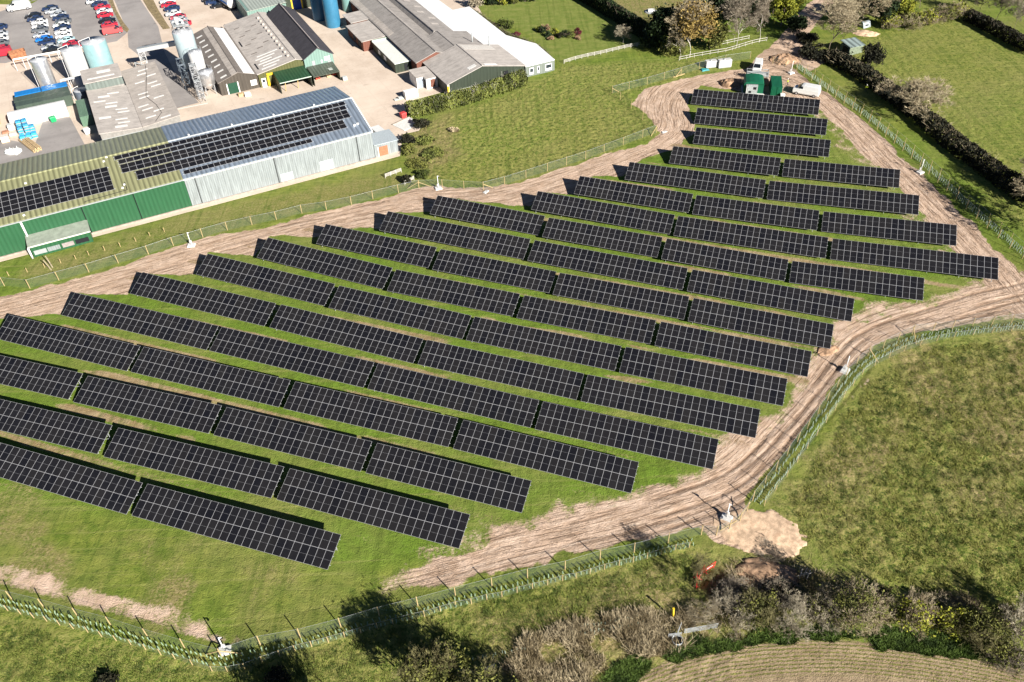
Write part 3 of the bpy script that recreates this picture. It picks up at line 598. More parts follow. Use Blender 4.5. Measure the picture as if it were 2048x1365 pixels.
m = MB(); m.bar((66 - 10.6, 3.0, gzf(3.0) + .1), (66 - 10.6, .6, gzf(.6) + .1), .07, 6); m.bar((66 - 10.6, .6, gzf(.6) + .1), (66 - 18.5, .3, gzf(.3) + .1), .05, 6); m.bar((66 - 18.5, .3, gzf(.3) + .1), (66 - 18.5, -.2, 6.2), .05, 6); m.build('roof_conduit', DARKGAP, gs_r)
for u, v in ((-13.3, 10.5), (-12.6, 11.6), (-28, 9.6), (-11.5, 1.4), (-11.0, 2.2), (-29.5, .7)): box(gs_r, 'roof_bracket', WHITE, 66 + u, 66 + u + .4, v, v + .4, gzf(v), gzf(v) + .2)

# twin low-roofed shed
ta = fthing('low_shed', 'twin low sheds under patchy fibre cement roofs by the storage tanks', 'building', -12.6, 32.4)
m = MB()
for u0, u1, v0, v1, za, zb in ((0, 8.9, 0, 25.3, 5, 4.2), (0, 8.6, 25.3, 33.8, 6.7, 6.7), (8.95, 17.3, .1, 34.5, 4.2, 5.0)):
    m.prism([(u0, v0, -.05), (u1, v0, -.05), (u1, v1, -.05), (u0, v1, -.05)], [(u0, v0, za), (u1, v0, zb), (u1, v1, zb), (u0, v1, za)])
m.build('wall', M('grey_blockwork', (.26, .245, .225), .9, 0, .1, 1.5), ta)
def slabroof(root, mat, u0, u1, v0, v1, za, zb, th=.16, ov=.2, name='roof'):
    m = MB(); m.slab([(u0 - ov, v0 - ov, za + th), (u1 + ov, v0 - ov, zb + th), (u1 + ov, v1 + ov, zb + th), (u0 - ov, v1 + ov, za + th)], th); return m.build(name, mat, root)
rA = slabroof(ta, FIBRE_L, .0, 8.7, 0, 25.1, 5, 4.22); rB = slabroof(ta, FIBRE, 9.15, 17.3, .1, 34.5, 4.22, 5.02); rC = slabroof(ta, FIBRE_L, 0, 8.6, 25.3, 33.8, 6.72, 6.72)
box(ta, 'step_wall', M_rib('grey_green_sheet', (.17, .20, .18), .9, 0, .5, 0, .1, .85), 0, 8.6, 25.15, 25.3, 4.95, 6.55)
rr = random.Random(5)
for i in range(11):
    u = .6 + rr.random() * 4.6; v = 1.2 + i * 2.0 + rr.random() * .5; onroof(rA, 'roof_light', SKYL, lambda p: 5.16 - p * .09, u, u + 2.6, v, v + .55 + .4 * (i % 3 == 0))
for i in range(14):
    u = 9.6 + rr.random() * 4.6; v = 1.2 + i * 2.3; onroof(rB, 'roof_light', SKYL, lambda p: 4.38 + (p - 9) * .098, u, u + 2.4, v, v + .5)
onroof(rC, 'roof_light', SKYL, lambda p: 6.9, 3.4, 6.6, 29.7, 31.2); onroof(rC, 'roof_light', SKYL, lambda p: 6.9, .9, 7.2, 26.9, 27.6)
m = MB(); pts = [(15.0, 33.5), (14.2, 27), (13.0, 20), (12.2, 15), (13.6, 9), (14.0, 4), (12.0, .5)]
for a, b_ in zip(pts[:-1], pts[1:]): m.bar((*a, 4.45 + (a[0] - 9) * .098), (*b_, 4.45 + (b_[0] - 9) * .098), .04, 5)
m.build('cable', DARKGAP, rB)
m = MB(); m.bar((0, -.3, 3.6), (9, -.3, 3.6), .09); m.bar((3.5, -.3, 3.6), (3.5, -.3, 2.7), .06); m.bar((3.5, -.3, 2.7), (5.5, -.3, 2.7), .06); m.bar((5.5, -.3, 2.7), (5.5, -.3, 3.6), .06); m.build('pipe', GUTTER, ta)

# workshop with white roof strip
b3, b3r, z3 = gable('workshop', 'low workshop with long white roof strip and brown front', 16.9, 26.5, 49.3, 84, 3.4, 3.5, 21.9, 4.95, BROWNW, FIBRE_D)
onroof(b3r, 'roof_strip', WHITE, z3, 6.4, 9.0, -.25, 34.5); onroof(b3r, 'roof_strip', FIBRE, z3, 3.4, 5.0, -.25, 34.5)
for i in range(9): onroof(b3r, 'roof_light', SKYL, z3, .9, 2.5, 1.2 + i * 3.7, 1.9 + i * 3.7)
box(b3, 'door', M('green_door', (.016, .062, .036), .5, 0, .08), 1.9, 4.3, -.09, -.015, 0, 2.7); box(b3, 'door_post', WHITE, 1.6, 1.85, -.1, -.01, 0, 2.75); box(b3, 'door_post', WHITE, 4.35, 4.6, -.1, -.01, 0, 2.75)
box(b3, 'window', WHITE, 7.6, 9.1, -.08, -.015, .9, 2.3); box(b3, 'window', GUTTER, 7.85, 8.85, -.10, -.075, 1.1, 2.1)
# main hall with ribbed ridge vents
b4, b4r, z4 = gable('main_hall', 'wide factory hall with weathered fibre cement roof and ridge vents', 26.65, 38.45, 48.9, 86.5, 3.55, 4.85, 36.6, 5.25, MUST, FIBRE_L)
for i in range(12): m = MB(); m.lathe([(.42, z4(8.9) - .25), (.40, z4(8.9) + .35), (.28, z4(8.9) + .5)], 10, (8.9, 3 + i * 2.75)); m.build('ridge_vent', FIBRE, b4r)
for i in range(6): onroof(b4r, 'roof_light', SKYL, z4, 1.4 + .8 * (i % 2), 5.4 + 1.2 * (i % 3), 1.2 + i * 1.6, 1.75 + i * 1.6)
for i in range(10):
    u = 1.5 + (i % 3) * 2.2; v = 12 + i * 2.2; onroof(b4r, 'roof_patch', FIBRE_D, z4, u, u + 1.5, v, v + .5)
for u, v in ((.5, 19), (.6, 2.2)): onroof(b4r, 'roof_slot', DARKGAP, z4, u, u + .35, v, v + 4)
box(b4, 'door', WHITE, .5, 1.6, -.09, -.015, 0, 2.3); box(b4, 'door', SHGLASS, .7, 1.4, -.11, -.085, 1.2, 2.0); box(b4, 'jamb', YEL, 2.0, 2.5, -.2, -.02, 0, 3.1); box(b4, 'lintel', YEL, 2.0, 4.2, -.2, -.02, 2.75, 3.3)
ca = fthing('loading_canopy', 'dark green loading canopy on posts in front of the hall', 'canopy', 30.3, 42.3)
m = MB(); m.slab([(0, 0, 2.95), (8.1, 0, 2.95), (8.1, 6.5, 3.35), (0, 6.5, 3.35)], .15); m.build('roof', M_rib('green_sheet', (.024, .075, .034), .8, 0, .5, 0, .08, .9), ca)
box(ca, 'side_sheet', OLIVE_DK, .02, .14, .3, 6.4, 0, 2.85); box(ca, 'side_sheet', OLIVE_DK, 7.96, 8.08, .3, 6.4, 0, 2.85); box(ca, 'edge_trim', M('pale_edge', (.42, .50, .42), .5), 0, 8.1, -.07, -.005, 2.76, 2.98)
for u in (1.4, 4.6): m = MB(); m.bar((u, 1.5, 0), (u + .2, 1.0, 2.8), .09, 4); m.build('prop', M('pale_timber', (.62, .45, .17), .7), ca)
# steep dark roof with mint gable
b5, b5r, z5 = gable('gabled_store', 'tall dark roofed building with mint green gable', 38.6, 46.2, 48.2, 84.2, 5.0, 5.0, 42.5, 7.2, MINT, SLATE)
box(b5, 'window', GUTTER, 1.9, 2.7, -.07, -.01, 2.6, 4.2); box(b5, 'window', M('pale_pane', (.5, .56, .54), .3), 4.2, 4.7, -.07, -.01, 3.2, 4.0); box(b5, 'wall_sign', WHITE, 5.2, 6.7, -.08, -.01, 3.6, 4.6); box(b5, 'window', GUTTER, 6.0, 6.9, -.07, -.01, 2.7, 3.4)
m = MB(); m.slab([(.0, -.25, 7.2 + .2), (.0, -.25, 7.2), (.0, 0, 7), (0, 0, 7)], .01)
onroof(b5r, 'roof_trim', M('pinkish_trim', (.42, .36, .33), .7), z5, 4.05, 4.4, -.3, 36.2)
cb = fthing('loading_canopy', 'grey green lean-to canopy on the mint gable', 'canopy', 38.9, 42.5)
m = MB(); m.slab([(0, 0, 2.45), (6.9, 0, 2.45), (6.9, 5.65, 3.0), (0, 5.65, 3.0)], .14); m.build('roof', M_rib('grey_green_canopy', (.085, .10, .075), .8, 0, .5, 0, .08, .88), cb)
box(cb, 'side_sheet', OLIVE_DK, .02, .12, .2, 5.5, 0, 2.35); box(cb, 'side_sheet', OLIVE_DK, 6.78, 6.88, .2, 5.5, 0, 2.35); box(cb, 'wall_sign', M('pale_sign', (.4, .42, .38), .5), 4.6, 5.6, 1.3, 2.6, 2.72, 2.78)
# right-hand complex
c1, c1r, zc1 = gable('factory_hall', 'broad gabled hall with dark green end wall behind the hedge', 65.9, 86.9, 20, 34.9, 3.0, 3.05, 75.3, 5.6, OLIVE_DK, FIBRE_L)
onroof(c1r, 'roof_light', SKYL, zc1, 6.3, 8.4, 1.0, 2.3); onroof(c1r, 'roof_light', SKYL, zc1, 10.3, 13.7, .2, 1.2); onroof(c1r, 'roof_strip', M('pale_roof_patch', (.50, .47, .43), .8, 0, .1), zc1, 9.9, 18.6, 11.4, 14.4)
m = MB(); m.box(0, 21, -.09, -.01, .95, 1.1); m.build('wall_band', M('pale_band', (.45, .47, .42), .6), c1); box(c1, 'wall_vent', DARKGAP, 15.2, 16.4, -.2, -.01, 2.0, 2.9); box(c1, 'barge_board', CREAM, -.2, .3, -.32, -.2, 0, 2.95); box(c1, 'corner_post', YEL, -.25, .2, -.4, -.1, 0, 2.6)
c2, c2r, zc2 = gable('factory_hall', 'middle gabled hall with dark weathered roof behind the broad gable', 68.2, 83.2, 35.25, 47, 3.4, 3.4, 75.0, 5.05, OLIVE_DK, FIBRE_M)
for u, v in ((13.0, 3.2), (16.0, -.8)): m = MB(); m.bar((u, v, 2.8), (u, v, 6.2), .16, 8); m.build('flue', GUTTER, c2r)
c3, c3r, zc3 = gable('factory_hall', 'long fibre cement roofed hall running back beside the yard', 64, 73.2, 33.2 + 2.1, 98, 3.3, 3.9, 69.4, 5.0, BRICK, FIBRE_M)
onroof(c3r, 'roof_strip', FIBRE_L, zc3, 5.1, 6.0, 14, 62.4); onroof(c3r, 'roof_strip', FIBRE, zc3, .0, 1.6, 20, 62.4)
c3b, c3br, zc3b = gable('factory_hall', 'darker roofed hall between long hall and white roof', 73.4, 80.1, 48.2, 98, 3.9, 3.5, 74.4, 4.9, OLIVE_DK, FIBRE_M)
for i in range(5): onroof(c3br, 'roof_patch', FIBRE_L, zc3b, 3.0 + (i % 2) * 1.2, 5.0 + (i % 2) * 1.2, 6 + i * 5.2, 7.2 + i * 5.2)
c4 = fthing('flat_roof_block', 'long white flat roofed block bordering the lawn', 'building', 80.2, 19.7)
P4 = [(0, 78), (0, 26.9), (3.1, 26.9), (3.1, 15.3), (6.95, 15.3), (6.95, 0), (15.3, 0), (16.1, 11.3), (11.9, 20.7), (12.4, 45.4), (7.1, 45.4), (6.4, 78)]
m = MB(); m.prism([(u, v, -.05) for u, v in P4], [(u, v, 2.72) for u, v in P4]); m.build('wall', M_rib('grey_green_wall', (.20, .225, .20), .8, 0, .5, 0, .08, .9), c4)
m = MB(); m.prism([(u, v, 2.725) for u, v in P4], [(u, v, 2.93) for u, v in P4]); r4 = m.build('roof', M('white_membrane', (.76, .755, .74), .5, 0, .03, .4, .4), c4)
for a, b_ in ((8.0, 9.2), (10.2, 10.9), (12.6, 14.4)): box(c4, 'window', WHITE, a, b_, -.09, -.01, .5, 2.2); box(c4, 'window', SHGLASS, a + .15, b_ - .15, -.11, -.085, 1.1, 2.0)
for u, v in ((9.5, 16), (4.0, 24.5)): m = MB(); m.bar((u, v, 2.9), (u + 3, v, 2.95), .05, 5); m.build('roof_cable', GUTTER, r4)
c5 = fthing('lean_to', 'low pale lean-to with brick end along the long hall', 'building', 56.9, 57.0)
m = MB(); m.box(.2, 7.0, 0, 12.9, -.05, 2.7); m.build('wall', BRICK, c5); slabroof(c5, FIBRE_L, 0, 7.05, -.1, 12.9, 2.7, 2.95); box(c5, 'door', DARKGAP, .08, .19, 2, 4, 0, 2.2); box(c5, 'window', SHGLASS, .08, .19, 6, 8, .9, 2.0)
c5b = fthing('lean_to', 'small flat pale canopy roof beside the mint green silo', 'building', 58.6, 70.6)
m = MB(); m.box(.6, 5.3, .5, 7.2, -.05, 2.9); m.build('wall', BRICK, c5b); slabroof(c5b, FIBRE_L, 0, 5.3, 0, 7.2, 3.0, 3.2)
c6 = fthing('cabin_block', 'dark green portable block with white flat roof', 'building', 59.5, 39.2)
m = MB(); m.box(0, 5.4, 0, 17, -.05, 2.4); m.build('wall', OLIVE_DK, c6); slabroof(c6, M('white_flat_roof', (.66, .67, .62), .5, 0, .05), 0, 5.4, 0, 17, 2.4, 2.42, .14, .08); box(c6, 'parapet', M('sage_trim', (.36, .44, .36), .6), -.1, 5.5, 16.7, 17.1, 2.5, 2.95)
box(c6, 'door', DARKGAP, 2.5, 3.4, -.08, -.01, .2, 2.1); box(c6, 'window', WHITE, -.09, -.01, 6.5, 8.2, .9, 2.0); box(c6, 'window', WHITE, -.09, -.01, 11, 12.5, .9, 2.0)
c7 = fthing('porch_block', 'white fronted entrance block stepping out from the broad gabled hall', 'building', 60.9, 26.3)
m = MB(); m.box(0, 4.9, 1.6, 6.6, -.05, 2.6); m.box(1.9, 4.95, 0, 1.6, -.05, 2.62); m.build('wall', WHITE, c7); m = MB(); m.slab([(-.1, 1.5, 2.78), (5, 1.5, 2.78), (5, 6.7, 2.95), (-.1, 6.7, 2.95)], .15); m.slab([(1.8, -.15, 2.74), (5, -.15, 2.74), (5, 1.5, 2.78), (1.8, 1.5, 2.78)], .15); m.build('roof', FIBRE_L, c7)
box(c7, 'roller_door', M_rib('grey_roller', (.30, .34, .40), .3, 2, .5, 0, .05, .85), .3, 1.6, 1.5, 1.58, 0, 2.3); box(c7, 'door', DARKGAP, 1.82, 1.89, .3, 1.4, 0, 2.1); box(c7, 'brick_panel', BRICK, 3.0, 4.2, -.08, -.01, .3, 2.3)
# building at the very top edge with a yellow-framed bay
b6 = fthing('packing_hall', 'dark hall with yellow framed loading bay at the top', 'building', 46.6, 98)
m = MB(); m.box(0, 15, 0, 20, -.05, 4.6); m.build('wall', OLIVE_DK, b6); slabroof(b6, FIBRE_L, 0, 15, 0, 20, 4.6, 4.9); box(b6, 'roller_door', M('blue_door', (.02, .06, .30), .5), 2.6, 5.2, -.1, -.02, 0, 3); box(b6, 'door_frame', YEL, 2.2, 2.6, -.14, -.02, 0, 3.4); box(b6, 'door_frame', YEL, 5.2, 5.6, -.14, -.02, 0, 3.4); box(b6, 'door_frame', YEL, 2.2, 5.6, -.15, -.02, 3.0, 3.4)
b7 = fthing('packing_hall', 'pale green roofed store behind the dark gabled roof', 'building', 34.5, 92)
m = MB(); m.box(0, 11.5, 0, 16, -.05, 4.4); m.build('wall', MINT, b7); slabroof(b7, M_rib('pale_green_roof', (.42, .46, .40), .9, 0, .5, .1, .08, .8), 0, 11.5, 0, 16, 4.2, 4.7)
pw = fthing('parapet_wall', 'low tan retaining wall at the hall\'s back', 'wall', 27.5, 88.2)
m = MB(); m.box(0, 9.5, 0, .3, -.05, 1.7); m.box(0, .3, .3, 5, -.05, 1.7); m.build('wall', CONCW, pw)

# ------------------------------------------------------------ tanks, silos, pipework
STEEL = M('brushed_steel', (.62, .61, .60), .28, .75, .08, 1.5); TANKW = M('white_tank_paint', (.52, .515, .50), .4, 0, .04, .8, .4); TANKM = M('mint_tank_paint', (.22, .36, .37), .4, 0, .05, .8, .4)
BLUE_S = M('blue_silo_paint', (.035, .155, .26), .4, 0, .06, .8, .4); MINT_S = M('mint_silo_paint', (.17, .31, .29), .4, 0, .06, .8); SHADED_BLUE_S = M('shaded_blue_silo_paint', (.03, .11, .21), .4, 0, .06, .8); TOPG = M('tank_top_grey', (.40, .41, .43), .6, .1, .12, 1.5); SILOB = M('pale_blue_silo_paint', (.33, .40, .42), .4, 0, .05, .8, .4)  # second blue silo: darker copy of the blue, its shade put into the colour
def tank(name, label, u, v, r, h, mat, legs=0.0, cone=0.35, base=None):
    t = fthing(name, label, 'silo' if 'silo' in name else 'tank', u, v); m = MB(); z0 = legs
    prof = [(r * .35, z0), (r, z0 + (r * .7 if legs else .02)), (r, h - .05), (r * .985, h)] if legs else [(r, -.05), (r, h - .05), (r * .985, h)]
    m.lathe(prof, 32); m.build('shell', mat, t); m = MB(); m.lathe([(r * .985, h + .005), (r * .95, h + cone * .4), (.25, h + cone), (.2, h + cone + .12)], 32); m.build('top', TOPG, t)
    for k in range(1, int(h / 2.4)): m = MB(); m.lathe([(r + .015, k * 2.4 + legs * .3), (r + .03, k * 2.4 + .03 + legs * .3), (r + .015, k * 2.4 + .06 + legs * .3)], 32); m.build('weld_band', mat, t)
    if legs:
        for i in range(4): a = math.pi / 4 + i * math.pi / 2; m = MB(); m.bar((r * .85 * math.cos(a), r * .85 * math.sin(a), -.05), (r * .85 * math.cos(a), r * .85 * math.sin(a), z0 + r * .8), .09, 5); m.build('leg', ALU, t)
    m = MB()
    for i in range(14): a0 = 2 * math.pi * i / 14; a1 = 2 * math.pi * (i + 1) / 14; q = r * .93; m.bar((q * math.cos(a0), q * math.sin(a0), h + .95), (q * math.cos(a1), q * math.sin(a1), h + .95), .03, 4); m.bar((q * math.cos(a0), q * math.sin(a0), h), (q * math.cos(a0), q * math.sin(a0), h + .95), .025, 4)
    if 'tank' in name: m = MB(); m.bar((-r * .2, 0, h + .2), (-r * .2, 0, h + 1.1), .06, 5); m.bar((-r * .2, 0, h + 1.05), (-r - .35, -.2, h + .6), .06, 5); m.bar((-r - .35, -.2, h + .6), (-r - .3, -.2, .3), .06, 5); m.build('vent_pipe', PIPEW, t)
    else: m.build('handrail', ALU, t)
    return t
tank('storage_tank', 'brushed steel storage tank, leftmost of the three tanks', -21.2, 76, 2.0, 8.1, STEEL)
tank('storage_tank', 'white storage tank in the middle of the three tanks', -13.2, 76.2, 2.5, 9.1, TANKW)
tank('storage_tank', 'pale mint storage tank, rightmost of the three tanks', -7.5, 76.8, 3.0, 9.7, TANKM)
tank('feed_silo', 'tall pale silo with lattice head beside the access road', 13.1, 63, 2.5, 12.6, SILOB, 2.5)
tank('feed_silo', 'white slender silo between tall silo and steel vessel', 14.1, 57, 1.7, 9.2, TANKW, 2.0)
tank('steel_silo', 'short brushed steel vessel on legs by the workshop door', 14.8, 52.3, 1.85, 5.7, STEEL, 1.4)
def fu(p): return fl(g(*p))
for nm, lb, p, r, h, mt in (('tall_silo', 'bright blue tall silo beside the pale lean-to', Z2(1880, 285), 2.15, 19, BLUE_S), ('tall_silo', 'blue silo with shade in its colour, left of the bright blue silo', Z2(1745, 215), 2.1, 19, SHADED_BLUE_S), ('tall_silo', 'mint green silo right of the bright blue silo', Z3(178, 100), 1.95, 18, MINT_S), ('tall_silo', 'second blue silo right of the mint green silo', Z3(262, 50), 1.9, 18, BLUE_S)):
    u, v = fu(p); tank(nm, lb, u, v + 2, r, h, mt)
# lattice head on the tall silo, ladder tower, conveyor bridge
def lattice(root, name, x0, x1, y0, y1, z0, z1, step, mat, r=.05):
    m = MB()
    for x, y in ((x0, y0), (x1, y0), (x1, y1), (x0, y1)): m.bar((x, y, z0), (x, y, z1), r * 1.4, 4)
    z = z0; k = 0
    while z < z1 - .1:
        zn = min(z + step, z1); c = [(x0, y0), (x1, y0), (x1, y1), (x0, y1)]
        for i in range(4):
            a, b = c[i], c[(i + 1) % 4]
            if k % 2: a, b = b, a
            m.bar((*a, z), (*b, zn), r, 4); m.bar((*c[i], zn), (*c[(i + 1) % 4], zn), r, 4)
        z = zn; k += 1
    return m.build(name, mat, root)
t = fthing('silo_head', 'steel lattice platform and ducts on the tall silo', 'platform', 13.1, 63); lattice(t, 'frame', -1.8, 1.8, -1.2, 1.8, 12.9, 15.6, 1.3, ALU); m = MB(); m.bar((-.6, .6, 13), (-.6, .6, 16), .45, 10); m.bar((.7, .2, 13), (.7, .2, 15.2), .35, 10); m.bar((-.6, .6, 15.8), (.7, .2, 15.0), .3, 8); m.build('duct', TANKW, t); box(t, 'deck', GUTTER, -1.8, 1.8, -1.2, 1.8, 14.2, 14.26)
t = fthing('ladder_tower', 'grey lattice ladder tower beside the steel vessel', 'tower', 11.4, 50.4); lattice(t, 'frame', 0, 1.5, 0, 1.6, -.05, 8.6, 1.1, ALU); lattice(t, 'stair_frame', .1, 1.3, -2.2, -.1, -.05, 4.4, 1.1, ALU, .04); box(t, 'deck', GUTTER, 0, 1.5, 0, 1.6, 4.35, 4.41); box(t, 'deck', GUTTER, 0, 1.5, 0, 1.6, 8.3, 8.36)
t = fthing('ladder_tower', 'shaded steel frame standing under the tall silo', 'tower', 9.6, 57.5); lattice(t, 'frame', 0, 1.4, 0, 4.5, -.05, 6.6, 1.6, M('blue_grey_frame', (.16, .19, .22), .5, .3), .06)
a = fl(g(*Z1(1400, 530), 6.0)); b_ = fl(g(*Z1(1850, 445), 8.2))
t = fthing('conveyor_bridge', 'white enclosed conveyor bridge from silos to low sheds', 'conveyor', 0, 0)
m = MB(); d = Vector((b_[0] - a[0], b_[1] - a[1], 2.2)); A = Vector((a[0], a[1], 6.0)); B = A + d; s_ = Vector((-d.y, d.x, 0)).normalized() * .55; up = Vector((0, 0, 1.0))
m.prism([A - s_, B - s_, B + s_, A + s_], [A - s_ + up, B - s_ + up, B + s_ + up, A + s_ + up]); m.build('gallery', TANKW, t); m = MB()
m.prism([A - s_ * 1.15 + up, B - s_ * 1.15 + up, B + s_ * 1.15 + up, A + s_ * 1.15 + up], [A - s_ * 1.15 + up * 1.1, B - s_ * 1.15 + up * 1.1, B + s_ * 1.15 + up * 1.1, A + s_ * 1.15 + up * 1.1]); m.build('gallery_roof', GUTTER, t)
lattice(t, 'trestle', a[0] - .2, a[0] + 1.3, a[1] - 1.6, a[1] + .6, -.05, 6.4, 1.3, TANKW, .06)
# dark processing plant squeezed behind the twin sheds
t = fthing('plant_unit', 'grey and white slatted plant unit behind the low shed', 'machine', -3.2, 66.8); box(t, 'casing', TANKW, .2, 5.4, .8, 2.6, 0, 3.2)
for i in range(6): box(t, 'louvre', DARKGAP, .4 + i * .8, .9 + i * .8, .72, .79, .4, 2.9); box(t, 'top_fan', GUTTER, .4 + i * .85, .8 + i * .85, 1.2, 2.2, 3.2, 3.5)
m = MB(); m.bar((3.4, 2.2, 3.2), (3.4, 2.2, 5.2), .12, 6); m.bar((3.4, 2.2, 5.1), (6.0, 1.0, 4.2), .12, 6); m.build('duct', GUTTER, t)
# pipe bridge
t = fthing('pipe_bridge', 'white overhead pipe rack behind the storage tanks', 'pipes', 0, 0)
m = MB(); p = Vector((*fl(g(*Z1(130, 610), 3)), 3)); q = Vector((*fl(g(*Z1(840, 482), 3)), 3))
for o in (0, .6): m.bar(p + Vector((0, o, 0)), q + Vector((0, o, 0)), .12, 6)
for i in range(9): c = p.lerp(q, i / 8); m.bar((c.x, c.y, 0), (c.x, c.y, 3), .07, 5); m.bar((c.x, c.y, 3), (c.x, c.y + .6, 3), .06, 5)
m.build('pipe', PIPEW, t)
t = fthing('pipe_bridge', 'short white pipe rack between steel tank and dark sump', 'pipes', -18.2, 74.2); m = MB()
for o in (0, .8): m.bar((0, o, 2.4), (5.6, o, 2.4), .11, 6)
for i in range(4): m.bar((i * 1.8, .4, 0), (i * 1.8, .4, 2.4), .07, 5)
m.build('pipe', PIPEW, t)
tank('sump_tank', 'dark squat tank in the shade left of the low shed', -14.2, 66.4, 1.7, 2.2, M('dark_tank', (.10, .12, .15), .5), 0, .1)

# ------------------------------------------------------------ containers and stores in the yard
def container(label, u0, u1, v0, v1, h, mat, cat='container', name='shipping_container', along=0, door=True, roofm=None):
    t = fthing(name, label, cat, u0, v0); A, B = u1 - u0, v1 - v0; m = MB(); m.box(.04, A - .04, .04, B - .04, -.03, h); m.build('body', mat, t); m = MB()
    for x in (0, A - .14):
        for y in (0, B - .14): m.box(x, x + .14, y, y + .14, -.03, h + .03)
    m.box(.14, A - .14, 0, .1, h - .12, h + .02); m.box(.14, A - .14, B - .1, B, h - .12, h + .02); m.box(0, .1, .14, B - .14, h - .12, h + .02); m.box(A - .1, A, .14, B - .14, h - .12, h + .02); m.build('frame', mat, t)
    if roofm: box(t, 'roof', roofm, .1, A - .1, .1, B - .1, h, h + .03)
    if door:
        for k in (0, 1): x = .2 + k * (A / 2 - .15); box(t, 'door', mat, x, x + A / 2 - .25, -.03, .03, .1, h - .2) if along == 0 else box(t, 'door', mat, A - .03, A + .03, .2 + k * (B / 2 - .15), k * (B / 2 - .15) + B / 2 - .05, .1, h - .2)
    return t
BLU_C = M_rib('blue_container', (.012, .20, .55), .3, 0, .4, 0, .06, .82); DKG = M_rib('dark_green_container', (.075, .105, .08), .3, 0, .5, 0, .1, .8); MDG = M_rib('mid_green_container', (.13, .22, .15), .3, 0, .5, 0, .08, .88)
container('bright blue container, left one of the pair by the steel tank', -29.1, -23.1, 69.9, 72.6, 2.6, BLU_C, along=1); container('bright blue container, right one of the pair by the steel tank', -22.85, -16.9, 69.9, 72.6, 2.6, BLU_C, along=1)
container('long dark green container behind the other dark green container', -29.4, -16.8, 66.4, 69.4, 2.6, DKG, along=1); container('long dark green container next to the white store tent', -29.2, -16.7, 63.3, 66.25, 2.6, DKG, along=1)
container('mid green container standing beside the low shed wall', -16.0, -13.3, 49.4, 59.6, 2.5, MDG)
t = fthing('store_tent', 'long white store tent behind the blue pallet stacks', 'tent', -31.2, 57.6)
n = 8; prof = [(0, 0), (0, 1.9), (.5, 2.45), (1.6, 2.75), (2.7, 2.75), (4.0, 2.5), (4.6, 1.9), (4.6, 0)]
m = MB(); k = len(prof)
for x in (0, 12.8): m.face([(x, y, z) for y, z in (prof if x > 0 else prof[::-1])])
for i in range(k - 1): m.face([(0, *prof[i]), (12.8, *prof[i]), (12.8, *prof[i + 1]), (0, *prof[i + 1])][::1])
m.build('cover', M('white_tarpaulin', (.80, .79, .77), .55, 0, .03, .7, .3), t); box(t, 'skirt', CREAM, 0, 12.8, -.06, -.005, 0, .35)
w = fthing('white_tank_cube', 'small white cube tank behind the blue containers', 'tank', -25.2, 73.2); box(w, 'body', TANKW, 0, 1.9, 0, 1.6, 0, 1.9, .15); m = MB(); m.lathe([(.3, 1.9), (.3, 2.1), (.1, 2.12)], 14, (.9, .8)); m.build('lid', TANKW, w)
def skip(label, u, v, L, Wd, h, mat, rot=0):
    t = tag(empty('open_skip', fw(u, v), F_ANG + rot), label, 'skip'); m = MB(); i = .1
    o0 = [(.25, .2, .1), (L - .25, .2, .1), (L - .25, Wd - .2, .1), (.25, Wd - .2, .1)]; o1 = [(0, 0, h), (L, 0, h), (L, Wd, h), (0, Wd, h)]; i1 = [(i, i, h), (L - i, i, h), (L - i, Wd - i, h), (i, Wd - i, h)]; i0 = [(.3, .3, .25), (L - .3, .3, .25), (L - .3, Wd - .3, .25), (.3, Wd - .3, .25)]
    for q in range(4):
        r = (q + 1) % 4; m.face([o0[q], o0[r], o1[r], o1[q]]); m.face([o1[q], o1[r], i1[r], i1[q]]); m.face([i1[q], i1[r], i0[r], i0[q]])
    m.face(i0); m.face(o0[::-1]); m.build('body', mat, t); m = MB()
    for x in (.6, L / 2, L - .7): m.box(x, x + .1, -.05, .03, .2, h - .05); m.box(x, x + .1, Wd - .03, Wd + .05, .2, h - .05)
    m.build('rib', mat, t); return t
u, v = fu(Z1(125, 635)); skip('rusty brown open skip beside the car park', u, v, 4.2, 2.6, 2.3, M('rusty_steel', (.30, .13, .065), .85, 0, .25, 1.5), .1)
u, v = fu((0, 250)); skip('orange open skip at the left edge', u - 3.4, v, 3.8, 6.5, 2.4, M('orange_paint', (.75, .33, .02), .5, 0, .1))
# stacks of wrapped pallets, bags, boxes
PBL = M('blue_crate', (.05, .30, .52), .5, 0, .3, 3, .3, (.45, .62, .72)); PBL2 = M('bright_blue_crate', (.06, .42, .70), .5, 0, .2, 4); BAGW = M('white_bulk_bag', (.66, .68, .66), .8, 0, .12, 2); WOOD = M('raw_timber', (.50, .36, .20), .8, 0, .18, 3); CARD = M('pale_board', (.62, .56, .48), .8, 0, .1, 2); GREYP = M('pale_grey_plastic', (.5, .52, .5), .6, 0, .12)
def stack(label, p, sx, sy, n, h, mat, cat='stack', name='crate_stack', rot=0, z=0.0, sub='crate', wood=True):
    q = g(*p); t = tag(empty(name, (q.x, q.y, z), F_ANG + rot), label, cat)
    for k in range(n):
        j = rr.uniform(-.04, .04); z0 = k * h
        if wood:
            m = MB()
            for y in (0, sy / 2 - .06, sy - .12): m.box(j, sx + j, y, y + .12, z0, z0 + .1)
            m.build('pallet_base', WOOD, t)
        box(t, sub, mat, j + .03, sx + j - .03, .03, sy - .03, z0 + (.1 if wood else 0), z0 + h - .03, .03)
    return t
i = 0
